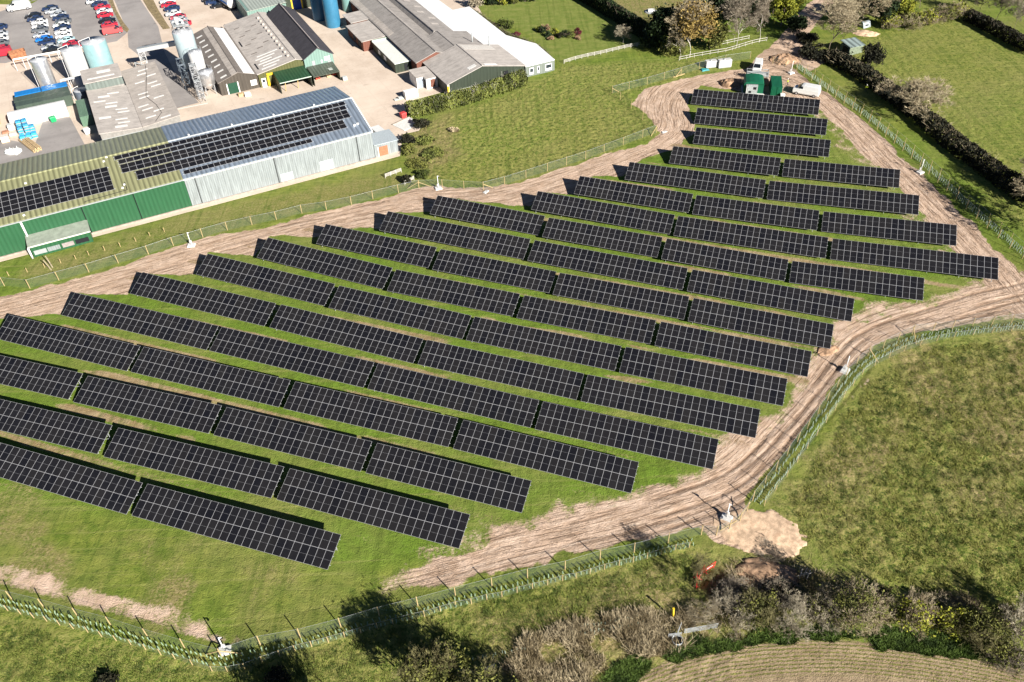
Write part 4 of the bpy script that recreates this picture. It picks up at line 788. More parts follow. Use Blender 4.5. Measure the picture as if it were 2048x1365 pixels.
for (px, py), n_ in (((41, 262), 4), ((53, 259), 4), ((43, 270), 3), ((56, 268), 4), ((66, 266), 3), ((46, 283), 2), ((58, 280), 2), ((69, 276), 2)):
    stack('blue stack of crates, %s of the pile in front of the white tent' % ('back left' if i == 0 else 'back right' if i == 1 else 'middle left' if i == 2 else 'middle' if i == 3 else 'middle right' if i == 4 else 'front left, paler' if i == 5 else 'front centre' if i == 6 else 'front right'), (px - 3, py + 2), 1.15, 1.35, n_, .62, PBL if i < 5 else PBL2); i += 1
for (px, py), lb, mt, sx, sy, n_ in (((8, 288), 'low mixed stack of white boxes at left edge', CARD, 1.8, 1.5, 2), ((22, 264), 'pale grey box stack left of the blue crates', GREYP, 1.6, 1.4, 2), ((24, 275), 'cardboard coloured stack left of the blue crates', CARD, 1.7, 1.4, 1), ((10, 272), 'reddish pallet stack near the orange skip', M('reddish_board', (.42, .20, .12), .8), 1.5, 1.2, 1)):
    stack(lb, (px - 4, py), sx, sy, n_, .75, mt)
for (px, py), lb in (((22, 308), 'crumpled white bulk bag, left one of the pair'), ((36, 306), 'crumpled white bulk bag, right one of the pair')):
    q = g(px, py); m = MB(); pr = []
    t = tag(empty('bulk_bag', (q.x, q.y, 0), rr.random() * 3), lb, 'bag'); R = 1.05
    for z, k in ((0, .9), (.3, 1.05), (.7, 1.0), (.95, .75), (1.05, .45)): pr.append([( R * k * math.cos(a) * rr.uniform(.8, 1.2), R * k * .8 * math.sin(a) * rr.uniform(.8, 1.2), z * rr.uniform(.75, 1.15)) for a in [2 * math.pi * i / 12 for i in range(12)]])
    for a, b_ in zip(pr[:-1], pr[1:]):
        for i in range(12): m.face([a[i], a[(i + 1) % 12], b_[(i + 1) % 12], b_[i]])
    m.face(pr[-1]); m.build('sack', BAGW, t); m = MB()
    for k in range(4): x, y = .5 * math.cos(k * 1.57), .4 * math.sin(k * 1.57); m.bar((x, y, .95), (x * 1.4, y * 1.4, 1.35), .05, 5)
    m.build('lifting_loop', BAGW, t)
t = tag(empty('timber_pile', g(84, 300), F_ANG + 1.9), 'long pile of pale sawn timber beside the shed roof', 'timber')
for k in range(22): m = MB(); y = (k % 6) * .34 + rr.uniform(-.05, .05); m.box(rr.uniform(-.5, .3), 7.6 + rr.uniform(-1, .6), y, y + .26, (k // 6) * .22, (k // 6) * .22 + .2); m.build('plank', WOOD, t)
for p, lb, mt in (((108, 244), 'small green bin in front of the white tent', M('green_bin', (.02, .33, .12), .5)), ((177, 244), 'small blue bin at the green container end', M('blue_bin', (.05, .2, .6), .5)), ((807, 236), 'red wheeled bin beside the ivy hedge', M('red_bin', (.55, .06, .055), .5)), ((176, 268), 'white bin by the low shed corner', WHITE)):
    q = g(*p); t = tag(empty('wheelie_bin', (q.x, q.y, 0), F_ANG + .2), lb, 'bin'); m = MB(); m.prism([(-.55, -.45, .1), (.55, -.45, .1), (.55, .45, .1), (-.55, .45, .1)], [(-.68, -.55, 1.2), (.68, -.55, 1.2), (.68, .55, 1.2), (-.68, .55, 1.2)]); m.build('body', mt, t); m = MB(); m.prism([(-.72, -.6, 1.2), (.72, -.6, 1.2), (.72, .6, 1.2), (-.72, .6, 1.2)], [(-.6, -.5, 1.38), (.6, -.5, 1.38), (.6, .5, 1.38), (-.6, .5, 1.38)]); m.build('lid', mt, t)
    for x in (-.5, .5): m = MB(); m.bar((x - .06, .45, .14), (x + .06, .45, .14), .14, 10); m.build('wheel', DARKGAP, t)
stack('white wrapped stack of boards by the hedge end', (812, 201), 3.4, 1.7, 2, .95, WHITE, rot=.0, name='wrapped_stack', sub='wrapped_load')
for k in range(3): stack('pale trestles and pallets, %s of three beside the wrapped boards' % ('left' if k == 0 else 'middle' if k == 1 else 'right'), (790 + 8 * k, 203 - 2 * k), 1.1, .9, 1 + k % 2, .3, GREYP, name='pallet_stack', sub='board')
stack('brown crates left outside the workshop door', Z2(900, 985), 1.5, 1.1, 1, .7, WOOD); stack('white box left outside the workshop door', Z2(965, 990), 1.5, 1.3, 1, .9, WHITE)
for k, (x, y, mt, lb) in enumerate(((1680, 815, M('red_plastic', (.6, .07, .05), .4), 'red pallet truck under the grey canopy'), (1850, 770, M('red_plastic', (.6, .07, .05), .4), 'red crate stack at the canopy corner'), (1955, 825, GREYP, 'white trolley standing beyond the canopy corner'), (1790, 790, WOOD, 'wooden pallets under the grey canopy'))): stack(lb, Z2(x, y), 1.2, 1.0, 2, .5, mt, name='crate_stack')
# road markings (worn paint dashes) by the access road end
for k in range(7):
    q = g(*Z2(285 + k * 46, 1105 - k * 9)); m = MB(); m.box(-.55, .55, -.28, .28, .0, .004); o = m.build('road_marking', M('worn_road_paint', (.66, .64, .58), .8, 0, .12, 3)); o.location = (q.x, q.y, .018); o.rotation_euler = (0, 0, F_ANG); o['kind'] = 'structure'

# ------------------------------------------------------------ cars and vans
TYRE = M('tyre_rubber', (.018, .018, .02), .8, 0, .1); RIMM = M('wheel_rim', (.5, .5, .52), .35, .6, .05); CGLASS = M('car_glass', (.012, .016, .02), .08, 0, .1, 1, .6); LAMP = M('lamp_glass', (.7, .7, .68), .2)
PAINT = {}
def paint(n, c):
    if n not in PAINT: PAINT[n] = M('car_paint_' + n, c, .28, .1, .03, 1, .5)
    return PAINT[n]
def loft(sections, name):
    """sections: list of rings (same count) -> mesh"""
    m = MB(); n = len(sections[0])
    for a, b_ in zip(sections[:-1], sections[1:]):
        for i in range(n): m.face([a[i], a[(i + 1) % n], b_[(i + 1) % n], b_[i]])
    m.face(sections[0][::-1]); m.face(sections[-1]); return m
def car_meshes(van=False):
    L, Wd = (5.2, 2.0) if van else (4.35, 1.8); hw = Wd / 2
    if van: st = [(0, .45, .95), (.08, .32, 1.15), (.9, .28, 1.25), (1.0, .28, 1.28), (L - .1, .3, 1.30), (L, .4, 1.2)]
    else: st = [(0, .42, .68), (.1, .3, .78), (1.2, .24, .92), (3.5, .24, .96), (4.25, .3, .92), (L, .42, .80)]
    R = []
    for x, zb, zt in st:
        w = hw * (.86 if x in (0, L) else 1); R.append([(x, -w * .92, zb), (x, w * .92, zb), (x, w, zb + .2), (x, w * .97, zt), (x, w * .8, zt + .05), (x, -w * .8, zt + .05), (x, -w * .97, zt), (x, -w, zb + .2)])
    body = loft(R, 'body')
    cab = [(.75, 1.3), (1.65, 1.98), (2.1, 2.06), (L - .25, 2.06), (L - .03, 1.28)] if van else [(.98, .94), (1.75, 1.40), (2.2, 1.45), (3.2, 1.42), (3.95, .98)]
    def ring(x, z, base): w0 = hw * .94; w1 = hw * (.86 if van else .76); return [(x, -w0, base), (x, w0, base), (x, w1, z - .04), (x, w1 * .85, z), (x, -w1 * .85, z), (x, -w1, z - .04)]
    base = 1.24 if van else .9
    cabin = loft([ring(cab[0][0], cab[0][1], base)] + [ring(x, z, base) for x, z in cab[1:-1]] + [ring(cab[-1][0], cab[-1][1], base)], 'cabin')
    gls = MB(); w0 = hw * .93; w1 = hw * (.87 if van else .77)
    for s in (-1, 1):
        spans = [(1.25, 1.95)] if van else [(1.55, 2.35), (2.45, 3.35)]
        for a, b_ in spans:
            z0, z1 = (1.38, 1.86) if van else (.99, 1.33); gls.prism([(a - .12, s * w0 * .985, z0), (b_, s * w0 * .985, z0), (b_, s * (w0 + .02), z0), (a - .12, s * (w0 + .02), z0)], [(a + .12, s * w1 * .985, z1), (b_, s * w1 * .985, z1), (b_, s * (w1 + .025), z1), (a + .12, s * (w1 + .025), z1)])
    x0, z0, x1, z1 = (.80, 1.34, 1.6, 1.95) if van else (1.03, .97, 1.70, 1.37)
    gls.prism([(x0, -hw * .8, z0), (x0, hw * .8, z0), (x1, hw * .68, z1), (x1, -hw * .68, z1)], [(x0 - .02, -hw * .8, z0 + .035), (x0 - .02, hw * .8, z0 + .035), (x1 - .02, hw * .68, z1 + .035), (x1 - .02, -hw * .68, z1 + .035)])
    if not van: gls.prism([(3.90, -hw * .75, 1.02), (3.90, hw * .75, 1.02), (3.28, hw * .66, 1.38), (3.28, -hw * .66, 1.38)], [(3.93, -hw * .75, 1.05), (3.93, hw * .75, 1.05), (3.31, hw * .66, 1.41), (3.31, -hw * .66, 1.41)])
    return L, hw, body, cabin, gls
def make_vehicle(van):
    L, hw, body, cabin, gls = car_meshes(van); P0 = paint('white', (.72, .72, .70)); t = empty('van' if van else 'parked_car', (0, 0, 0))
    body.build('body', P0, t); cabin.build('cabin', P0, t); gls.build('window_glass', CGLASS, t)
    for x in (.85, L - .9):
        for s in (-1, 1): m = MB(); m.bar((x, s * (hw - .2), .32), (x, s * (hw + .01), .32), .33, 16); w = m.build('wheel', TYRE, t); m = MB(); m.bar((x, s * (hw - .02), .32), (x, s * (hw + .025), .32), .2, 12); m.build('rim', RIMM, w)
    for s in (-1, 1): m = MB(); m.box(-.01, .07, s * hw * .62 - .17, s * hw * .62 + .17, .62 if not van else .78, .76 if not van else .96); m.build('headlight', LAMP, t)
    for c in t.children:
        if c.name.split('.')[0] in ('body', 'cabin'):
            c.material_slots[0].link = 'OBJECT'
    return t
PROTO = {}
PCOL = dict(white=(.74, .74, .72), black=(.012, .013, .016), navy=(.018, .035, .09), silver=(.40, .42, .44), grey=(.12, .13, .14), red=(.50, .025, .045), blue=(.015, .19, .62), mint=(.42, .62, .64), pink_red=(.55, .09, .09))
def vehicle(kind, col, label, group, loc, rot, flip=False, sc=1.0):
    van = kind == 'van'
    van = kind == 'van'
    if van not in PROTO: PROTO[van] = make_vehicle(van); t = PROTO[van]
    else: t = copy_tree(PROTO[van])
    tag(t, label, kind, group); r = rot + (math.pi if flip else 0); L = 5.2 if van else 4.35
    c = Vector((math.cos(r), math.sin(r), 0)); t.location = Vector((loc.x, loc.y, .02)) - c * L / 2 * sc; t.rotation_euler = (0, 0, r); t.scale = (sc * 1.06,) * 3
    for ch in t.children:
        if ch.name.split('.')[0] in ('body', 'cabin'): ch.material_slots[0].link = 'OBJECT'; ch.material_slots[0].material = paint(col, PCOL[col])
    return t
CARROT = math.radians(17)
def car_row(rows, desc, group, rot=CARROT, flip=False):
    n = len(rows); names = {}
    for i, r in enumerate(rows):
        col, x, y = r[:3]; kind = r[3] if len(r) > 3 else 'car'
        pos = 'at the far end' if i == 0 else 'at the near end' if i == n - 1 else ORD[i] + ' from the far end'
        vehicle(kind, col, '%s %s parked %s of the %s' % (col.replace('_', ' '), kind, pos, desc), group, g(*Z1(x, y), .7), rot, flip)
G_CARS = 'cars parked in the factory car park'
car_row([('black', 330, 158), ('navy', 352, 190), ('white', 395, 222), ('white', 402, 262), ('grey', 400, 298), ('silver', 415, 352), ('blue', 440, 395), ('navy', 470, 425), ('silver', 500, 475), ('black', 515, 508)], 'left car row', G_CARS)
car_row([('navy', 500, 85), ('silver', 530, 112), ('silver', 585, 145), ('navy', 610, 178), ('grey', 635, 214), ('white', 612, 252), ('navy', 628, 282), ('white', 632, 320), ('white', 640, 360), ('mint', 665, 405), ('red', 715, 442), ('red', 745, 470)], 'right car row', G_CARS)
car_row([('white', 955, 12), ('navy', 1010, 38), ('red', 1040, 70), ('white', 1062, 112), ('red', 1068, 150), ('black', 1092, 206), ('red', 1112, 248), ('pink_red', 1145, 315, 'van')], 'access road row', G_CARS, rot=CARROT + .05, flip=True)
car_row([('white', 1690, 8), ('red', 1700, 48), ('navy', 1735, 85), ('white', 1748, 135), ('red', 1795, 172), ('silver', 1812, 205), ('red', 1850, 238)], 'row behind the tall silo', G_CARS)
car_row([('navy', -12, 275), ('silver', -8, 345), ('white', -6, 395), ('grey', -2, 435), ('red', 8, 490), ('red', 12, 545, 'van')], 'row cut by the left edge', G_CARS)
vehicle('van', 'white', 'white van parked alone at the top left corner', 'vans about the site', g(*Z1(185, 68), 1), CARROT + .12, False, 1.25)
car_row([('black', 1560, 10), ('navy', 1610, 34), ('black', 1690, 62)] if False else [('black', 1530 + 590, -8), ('navy', 2150, 18), ('black', 2210, 55)], 'dark row by the tankers', G_CARS)
vehicle('van', 'white', 'white van parked at the zinc shed corner', 'vans about the site', g(763, 275, 1), F_ANG + math.radians(97), False, 1.15)
vehicle('van', 'white', 'white van on the track above the green cabins', 'vans about the site', g(1515, 134, 1), math.radians(70), False, 1.0)
vehicle('van', 'white', 'white van with dark side window right of the green cabins', 'vans about the site', g(1612, 181, 1), math.radians(150), True, 1.12)
# tanker trailers at the very top
for k, (x, y, lb) in enumerate(((845, 60, 'white tanker trailer with blue stripe at the top, left one'), (960, 40, 'white tanker trailer at the top, right one'))):
    q = g(*Z2(x, y + 50)); t = tag(empty('tanker_trailer', (q.x, q.y, 0), F_ANG + math.radians(101)), lb, 'tanker'); R = 1.45; m = MB()
    for i in range(24): a0 = 2 * math.pi * i / 24; a1 = 2 * math.pi * (i + 1) / 24; m.face([(0, R * math.cos(a0), 2.2 + R * math.sin(a0)), (9, R * math.cos(a0), 2.2 + R * math.sin(a0)), (9, R * math.cos(a1), 2.2 + R * math.sin(a1)), (0, R * math.cos(a1), 2.2 + R * math.sin(a1))], True); m.face([(0, R * math.cos(a0), 2.2 + R * math.sin(a0)), (0, R * math.cos(a1), 2.2 + R * math.sin(a1)), (-.35, .5 * R * math.cos(a1), 2.2 + .5 * R * math.sin(a1)), (-.35, .5 * R * math.cos(a0), 2.2 + .5 * R * math.sin(a0))], True)
    m.face([(-.35, .5 * R * math.cos(2 * math.pi * i / 24), 2.2 + .5 * R * math.sin(2 * math.pi * i / 24)) for i in range(24)][::-1]); m.build('barrel', TANKW, t)
    if k == 0: m = MB(); m.box(.3, 8.5, R * .93, R + .03, 2.0, 2.5); m.build('stripe', paint('blue', PCOL['blue']), t)
    box(t, 'chassis', DARKGAP, .2, 8.8, -.5, .5, .6, .9); m = MB(); m.bar((1.5, 0, 3.6), (1.5, 0, 3.85), .35, 12); m.build('hatch', GUTTER, t)
    for x_ in (.8, 2.1, 3.4):
        for s in (-1, 1): m = MB(); m.bar((x_, s * .75, .5), (x_, s * 1.15, .5), .5, 16); m.build('wheel', TYRE, t)

# ------------------------------------------------------------ fences
POSTM = M('new_timber_post', (.44, .33, .16), .8, 0, .12, 5); POSTG = M('weathered_post', (.30, .25, .17), .9, 0, .2, 5); RAILW = M('weathered_white_rail', (.52, .49, .43), .8, 0, .12, 3)
def net_material():
    m = bpy.data.materials.new('wire_netting'); t = NT(m); tr = t.new('ShaderNodeBsdfTransparent'); mx = t.new('ShaderNodeMixShader'); mx.inputs[0].default_value = .13
    t.out((.18, .24, .20), .6, .2, .2); t.t.links.new(tr.outputs[0], mx.inputs[1]); t.t.links.new(t.bsdf.outputs[0], mx.inputs[2]); t.t.links.new(mx.outputs[0], t.n['Material Output'].inputs[0])
    return m
NET = net_material()
def resample(pts, step):
    cum = [0.0]
    for a, b in zip(pts[:-1], pts[1:]): cum.append(cum[-1] + (b - a).length)
    n = max(1, int(round(cum[-1] / step))); out = []; j = 0
    for i in range(n + 1):
        d = cum[-1] * i / n
        while j < len(pts) - 2 and cum[j + 1] < d: j += 1
        out.append(pts[j].lerp(pts[j + 1], min(1, (d - cum[j]) / max(1e-6, cum[j + 1] - cum[j]))))
    return out
def fence(label, pts, h, r, mat=POSTM, net=True, name='wire_fence', step=None, rails=0, cat='fence', braces=(), lean=.03):
    P = [p.copy() for p in pts]
    if step: P = resample(P, step)
    o = P[0]; t = tag(empty(name, (o.x, o.y, 0)), label, cat)
    for i, p in enumerate(P):
        q = p - o; m = MB(); m.bar((q.x, q.y, -.3), (q.x + rr.uniform(-lean, lean), q.y + rr.uniform(-lean, lean), h * rr.uniform(.96, 1.04)), r, 6, r * .92); m.build('post', mat, t)
    if net:
        m = MB()
        for a, b in zip(P[:-1], P[1:]): a = a - o; b = b - o; m.face([(a.x, a.y, .03), (b.x, b.y, .03), (b.x, b.y, h * .95), (a.x, a.y, h * .95)])
        m.build('wire_net', NET, t); m = MB()
        for a, b in zip(P[:-1], P[1:]):
            a = a - o; b = b - o
            for z in (h * .95,): m.bar((a.x, a.y, z), (b.x, b.y, z), .012, 3)
        m.build('top_wire', ALU, t)
    for k in range(rails):
        m = MB(); z = h * (.35 + .55 * k / max(1, rails - 1))
        for a, b in zip(P[:-1], P[1:]): a = a - o; b = b - o; m.bar((a.x, a.y, z), (b.x, b.y, z), .06, 4)
        m.build('rail', mat, t)
    for (bx, by, dx, dy) in braces:
        a = g(bx, by) - o; b = g(dx, dy) - o; m = MB(); m.bar((a.x, a.y, h * .72), (b.x, b.y, .05), .07, 5); m.build('brace', mat, t)
    return t
FL = gl(FENCE_LOW)
fence('tall post and wire fence along the lower edge of the solar field', FL, 2.0, .075, braces=((444, 1315, 410, 1310), (444, 1315, 485, 1308)))
OUT_LOW = [(-45, 1207), (16, 1222), (42, 1229), (68, 1236), (94, 1243), (120, 1251), (147, 1258), (176, 1265), (204, 1274), (233, 1282), (262, 1290), (292, 1300), (322, 1310), (351, 1319), (385, 1330), (425, 1344), (455, 1344), (490, 1338), (525, 1324), (560, 1313), (590.5, 1302), (623.7, 1294), (657, 1285), (689.7, 1276), (722, 1266.5), (754.6, 1257), (786.4, 1249), (818, 1240), (849, 1233.5), (881, 1224), (912, 1214.6), (943, 1208.5), (974, 1200), (1004, 1195), (1034, 1186), (1065, 1178.4), (1095, 1171), (1125, 1162), (1152, 1157), (1180, 1149), (1209, 1140), (1238, 1132), (1266, 1126), (1294, 1118), (1322, 1109), (1350, 1101), (1378, 1096)]
fence('short post and wire fence outside the lower row of tree guards', gl(OUT_LOW), 1.25, .06, name='stock_fence')
GAP = [(1402, 1070), (1425, 1075), (1450, 1062), (1470, 1055), (1480, 1043), (1497, 1018), (1505, 1002)]
fence('new fence posts around the pale spoil heap at lower right', gl(GAP), 2.0, .07, step=2.2, braces=((1470, 1055, 1440, 1062), (1497, 1018, 1475, 1040)))
FENCE_R = [(1505, 1002), (1560, 930), (1610, 863), (1660, 795), (1700, 742), (1735, 712), (1780, 690), (1822, 668), (1860, 665), (1920, 658), (1990, 651), (2060, 643)]
fence('tall post and wire fence along the right hand dirt track', gl(FENCE_R), 2.0, .06, step=3.3, braces=((1735, 712, 1757, 726), (1822, 668, 1832, 690), (1735, 712, 1722, 705)))
OUT_R = [(1528, 1012), (1580, 945), (1640, 862), (1690, 792), (1728, 745), (1758, 726), (1800, 706), (1850, 688), (1900, 676), (1970, 668), (2060, 660)]
fence('short post and wire fence edging the rough field at right', gl(OUT_R), 1.25, .055, step=3.2, name='stock_fence')
NE = [(1545, 128), (1575, 134), (1592, 140), (1640, 175), (1690, 210), (1745, 252), (1800, 298), (1850, 343), (1905, 395), (1960, 445), (2010, 490), (2070, 540)]
fence('tall post and wire fence along the upper right dirt track', gl(NE), 2.0, .07, step=3.4)
NE2 = [(1600, 128), (1655, 168), (1705, 203), (1760, 245), (1815, 291), (1868, 338), (1925, 392), (1980, 441), (2070, 520)]
fence('short post fence above the upper right tree guards', gl(NE2), 1.3, .06, step=3.4, name='stock_fence')
FW = [(-45, 590), (9, 572), (60, 577), (118, 561), (178, 545), (237, 527), (297, 509), (347, 492), (406, 475), (455, 461), (504, 450), (553, 440), (604, 427), (653, 420), (703, 410), (746, 399), (797, 386), (838, 377)]
fence('tall post and wire fence between the shed bank and solar field', gl(FW), 2.0, .07, braces=((838, 377, 815, 378), (838, 377, 862, 374)))
FM = [(838, 377), (885, 376), (928, 379), (967, 381), (1009, 370), (1052, 357), (1095, 343), (1133, 331), (1171, 319), (1208, 305), (1246, 291), (1285, 276), (1312, 266)]
fence('tall post and wire fence along the lower meadow edge', gl(FM), 2.0, .06, braces=((967, 381, 985, 376),))
FN = [(1312, 266), (1285, 240), (1262, 218), (1240, 200), (1224, 188), (1258, 179), (1294, 170), (1328, 160), (1362, 150), (1398, 139), (1450, 125), (1500, 118)]
fence('tall post and wire fence round the upper meadow corner', gl(FN), 2.0, .06, braces=((1224, 188, 1238, 185), (1312, 266, 1302, 273), (1362, 150, 1350, 156)))
SHORTW = [(-20, 560), (18, 552), (55, 545), (90, 536), (122, 527), (152, 519), (178, 511), (210, 502), (241, 494), (272, 484), (300, 473), (329, 464)]
fence('line of short stubby posts on the green shed bank', gl(SHORTW), 1.0, .07, net=False, name='post_line')
fence('white post and rail fence along the lawn edge', gl([(1128, 128), (1150, 121), (1175, 115), (1200, 110), (1225, 104), (1250, 98), (1275, 93), (1298, 88)]), 1.1, .07, RAILW, net=False, step=1.8, rails=3, name='rail_fence')
fence('pale rail fence under the bare trees by the lane', gl([(1358, 122), (1390, 115), (1425, 109), (1455, 104), (1480, 96), (1510, 87), (1533, 83)]), 1.1, .06, RAILW, net=False, step=2.2, rails=2, name='rail_fence')
fence('short pale rail behind the white stemmed birch', gl([(1440, 92), (1470, 85), (1498, 79)]), 1.1, .06, RAILW, net=False, step=2.2, rails=2, name='rail_fence')
for (a, b, lb) in (((771, 357), (803, 345), 'timber hurdle on the bank behind the shed corner'), ((810, 371), (828, 361), 'timber hurdle beside the fence brace below the shed')):
    fence(lb, gl([a, b]), 1.1, .06, RAILW, net=False, step=1.2, rails=4, name='hurdle')
t = fence('weathered leaning twin posts on the shed bank', gl([(103, 540), (106, 536)]), 2.6, .12, POSTG, net=False, name='old_post', lean=.5)

# ------------------------------------------------------------ tree guards
TUBE = M('tree_guard_plastic', (.27, .37, .24), .5, 0, .14, 6, .4); TUBEB = M('pale_tree_guard_plastic', (.34, .42, .32), .5, 0, .08, 6, .4)
def tube_mesh(mat):
    m = MB(); m.lathe([(.06, -.05), (.06, .68), (.048, .685), (.048, .55)], 7); m.bar((.09, 0, -.05), (.09, 0, .6), .018, 4)
    me = bpy.data.meshes.new('tree_guard'); me.from_pydata(m.v, [], m.f); me.materials.append(mat); return me
TM = [tube_mesh(TUBE), tube_mesh(TUBEB)]
def guard_line(pts, off, step, lab, grp, mesh, limit):
    P = resample(smooth_line(gl(pts), 1), step); n = 0
    for i, (a, b) in enumerate(zip(P[:-1], P[1:])):
        d = (b - a); d.z = 0; d.normalize(); nrm = Vector((-d.y, d.x, 0)); p = a + nrm * (off + rr.uniform(-.12, .12)) + d * rr.uniform(-.12, .12); n += 1
        if n > limit: break
        o = bpy.data.objects.new('tree_guard', mesh); o.location = (p.x, p.y, 0); o.rotation_euler = (rr.uniform(-.16, .16), rr.uniform(-.16, .16), rr.random() * 6); o.scale = (1, 1, rr.uniform(.78, 1.15)); link(o); tag(o, lab, 'tree guard', grp)
MIDL = GUARD_LOW
guard_line(MIDL, .35, .66, 'pale green tube in the inner row of tree guards along the lower fence', 'inner row of tree guards along the lower fence', TM[0], 150)
guard_line(MIDL, -.35, .66, 'pale green tube in the outer row of tree guards along the lower fence', 'outer row of tree guards along the lower fence', TM[0], 148)
def guard_mass(name, label, lines, step, mat):
    V = []; Fq = []
    for pts, off in lines:
        P = resample(smooth_line(gl(pts), 1), step)
        for a, b in zip(P[:-1], P[1:]):
            d = (b - a); d.z = 0; d.normalize(); nrm = Vector((-d.y, d.x, 0)); p = a + nrm * (off + rr.uniform(-.12, .12)) + d * rr.uniform(-.15, .15); k = len(V); h = rr.uniform(.6, .78); lx, ly = rr.uniform(-.06, .06), rr.uniform(-.06, .06)
            for z in (-.05, h):
                for i in range(5): t_ = 2 * math.pi * i / 5; V.append((p.x + .068 * math.cos(t_) + (lx if z > 0 else 0), p.y + .068 * math.sin(t_) + (ly if z > 0 else 0), z))
            Fq += [(k + i, k + (i + 1) % 5, k + 5 + (i + 1) % 5, k + 5 + i) for i in range(5)]
    o = np_mesh(name, V, Fq, mat); tag(o, label, 'tree guards', None, 'stuff'); return o
MIDR = GUARD_R
guard_mass('tree_guard_rows', 'pale tree guard tubes in rows along the right hand fence', [(MIDR, .4), (MIDR, -.4)], .5, TUBEB)
MIDN = GUARD_NE
guard_mass('tree_guard_rows', 'pale tree guard tubes in rows along the upper right fence', [(MIDN, .45), (MIDN, -.35)], .55, TUBEB)
guard_mass('tree_guard_rows', 'sparse row of tree guard tubes among the dry brambles', [([(945, 1322), (990, 1312), (1040, 1302), (1062, 1300)], 0), ([(1160, 1262), (1210, 1255), (1255, 1246), (1292, 1240)], .3), ([(1160, 1266), (1210, 1259), (1255, 1250), (1292, 1244)], -.3), ([(880, 1355), (930, 1345)], 0)], .55, TUBEB)

# ------------------------------------------------------------ camera masts on concrete feet
for p, lb, rot in (((877, 378), 'white camera mast on a square base at the fence corner', .3), ((383, 492), 'white camera mast on a square base below the green shed', .1), ((1840, 346), 'white camera mast on a wide base beside upper right track', .5), ((1582, 147), 'white camera mast on a base near the green container', .4), ((1690, 742), 'white camera mast lying base beside right hand track', .9), ((450, 1303), 'white camera mast on a base at the lower fence corner', .2), ((1453, 1037), 'white camera mast on a base beside the spoil heap', -.6)):
    q = g(*p); t = tag(empty('camera_mast', (q.x, q.y, 0), rot), lb, 'camera mast'); m = MB(); m.prism([(-.75, -.6, -.05), (.75, -.6, -.05), (.75, .6, -.05), (-.75, .6, -.05)], [(-.65, -.5, .3), (.65, -.5, .3), (.65, .5, .3), (-.65, .5, .3)]); m.build('concrete_foot', M('pale_concrete', (.62, .61, .58), .8, 0, .08, 3), t)
    m = MB(); m.bar((0, 0, .28), (0, 0, 3.05), .075, 10, .06); m.build('pole', WHITE, t); c = box(t, 'control_box', WHITE, -.2, .2, .09, .3, .55, 1.1); m = MB(); m.bar((0, 0, 2.95), (.32, .05, 2.88), .05, 6); m.build('camera_arm', WHITE, t); m = MB(); m.lathe([(.04, 2.62), (.11, 2.7), (.11, 2.84), (.05, 2.9)], 12, (.32, .05)); m.build('camera_head', DARKGAP, t)

# ------------------------------------------------------------ cabins and clutter at the head of the solar field
GRN = M('substation_green', (.006, .105, .052), .45, 0, .06, 1.2, .4); GRN2 = M_rib('green_container_steel', (.006, .10, .048), .28, 0, .45, 0, .06, .82); RADI = M('grey_equipment', (.34, .36, .36), .6, .1, .12, 4)
q = g(1486, 190); t = tag(empty('substation_cabin', (q.x, q.y, 0), math.radians(-12)), 'green substation cabin with rounded roof and open grey cubicle', 'cabin')
m = MB(); m.box(0, 4.6, .9, 5.2, -.05, 2.5); m.build('body', GRN, t); m = MB()
prof = [(0, 2.5), (.35, 2.85), (1.2, 3.05), (2.3, 3.12), (3.4, 3.05), (4.25, 2.85), (4.6, 2.5)]
m.prism([(x, .7, z) for x, z in prof], [(x, 5.4, z) for x, z in prof]); m.build('roof', GRN, t); box(t, 'cubicle', RADI, .9, 3.2, .35, .95, .1, 2.35); box(t, 'vent', DARKGAP, 2.2, 2.9, .30, .34, 1.3, 1.9); box(t, 'vent', DARKGAP, 1.2, 1.8, .30, .34, .4, .9); box(t, 'open_door', WHITE, .55, .7, -.6, .9, .05, 2.3); box(t, 'plinth', M('pale_concrete', (.62, .61, .58), .8), -.3, 4.9, .2, 5.6, -.05, .12)
q = g(1492, 158); t = tag(empty('equipment_cage', (q.x, q.y, 0), math.radians(-12)), 'grey open topped equipment cage behind the substation cabin', 'equipment'); lattice(t, 'frame', 0, 5.2, 0, 1.6, 0, 1.9, .95, RADI, .06); box(t, 'cooling_bank', RADI, .2, 5, .3, 1.3, .2, 1.5)
q = g(1540, 194); t = tag(empty('shipping_container', (q.x, q.y, 0), math.radians(-12)), 'green shipping container right of the substation cabin', 'container'); m = MB(); m.box(0, 2.5, 0, 6.1, .05, 2.6); m.build('body', GRN2, t); m = MB()
for x in (0, 2.4): m.box(x, x + .12, -.04, .1, 0, 2.66); m.box(x, x + .12, 6.0, 6.14, 0, 2.66)
m.build('corner_post', GRN, t)
for x in (.15, 1.32): box(t, 'door', GRN2, x, x + 1.08, -.06, -.01, .1, 2.5)
for i in range(7): box(t, 'roof_rib', GRN2, .1, 2.4, .4 + i * .85, .75 + i * .85, 2.6, 2.64)
q = g(1560, 199); t = tag(empty('white_box', (q.x, q.y, 0), -.2), 'small white cabinet in front of the green container', 'cabinet'); m = MB(); m.box(0, 1.0, 0, .8, 0, 1.1); m.build('body', WHITE, t, .04); box(t, 'lid', WHITE, -.05, 1.05, -.05, .85, 1.1, 1.18); box(t, 'label_plate', GUTTER, .25, .75, -.02, -.002, .5, .85)
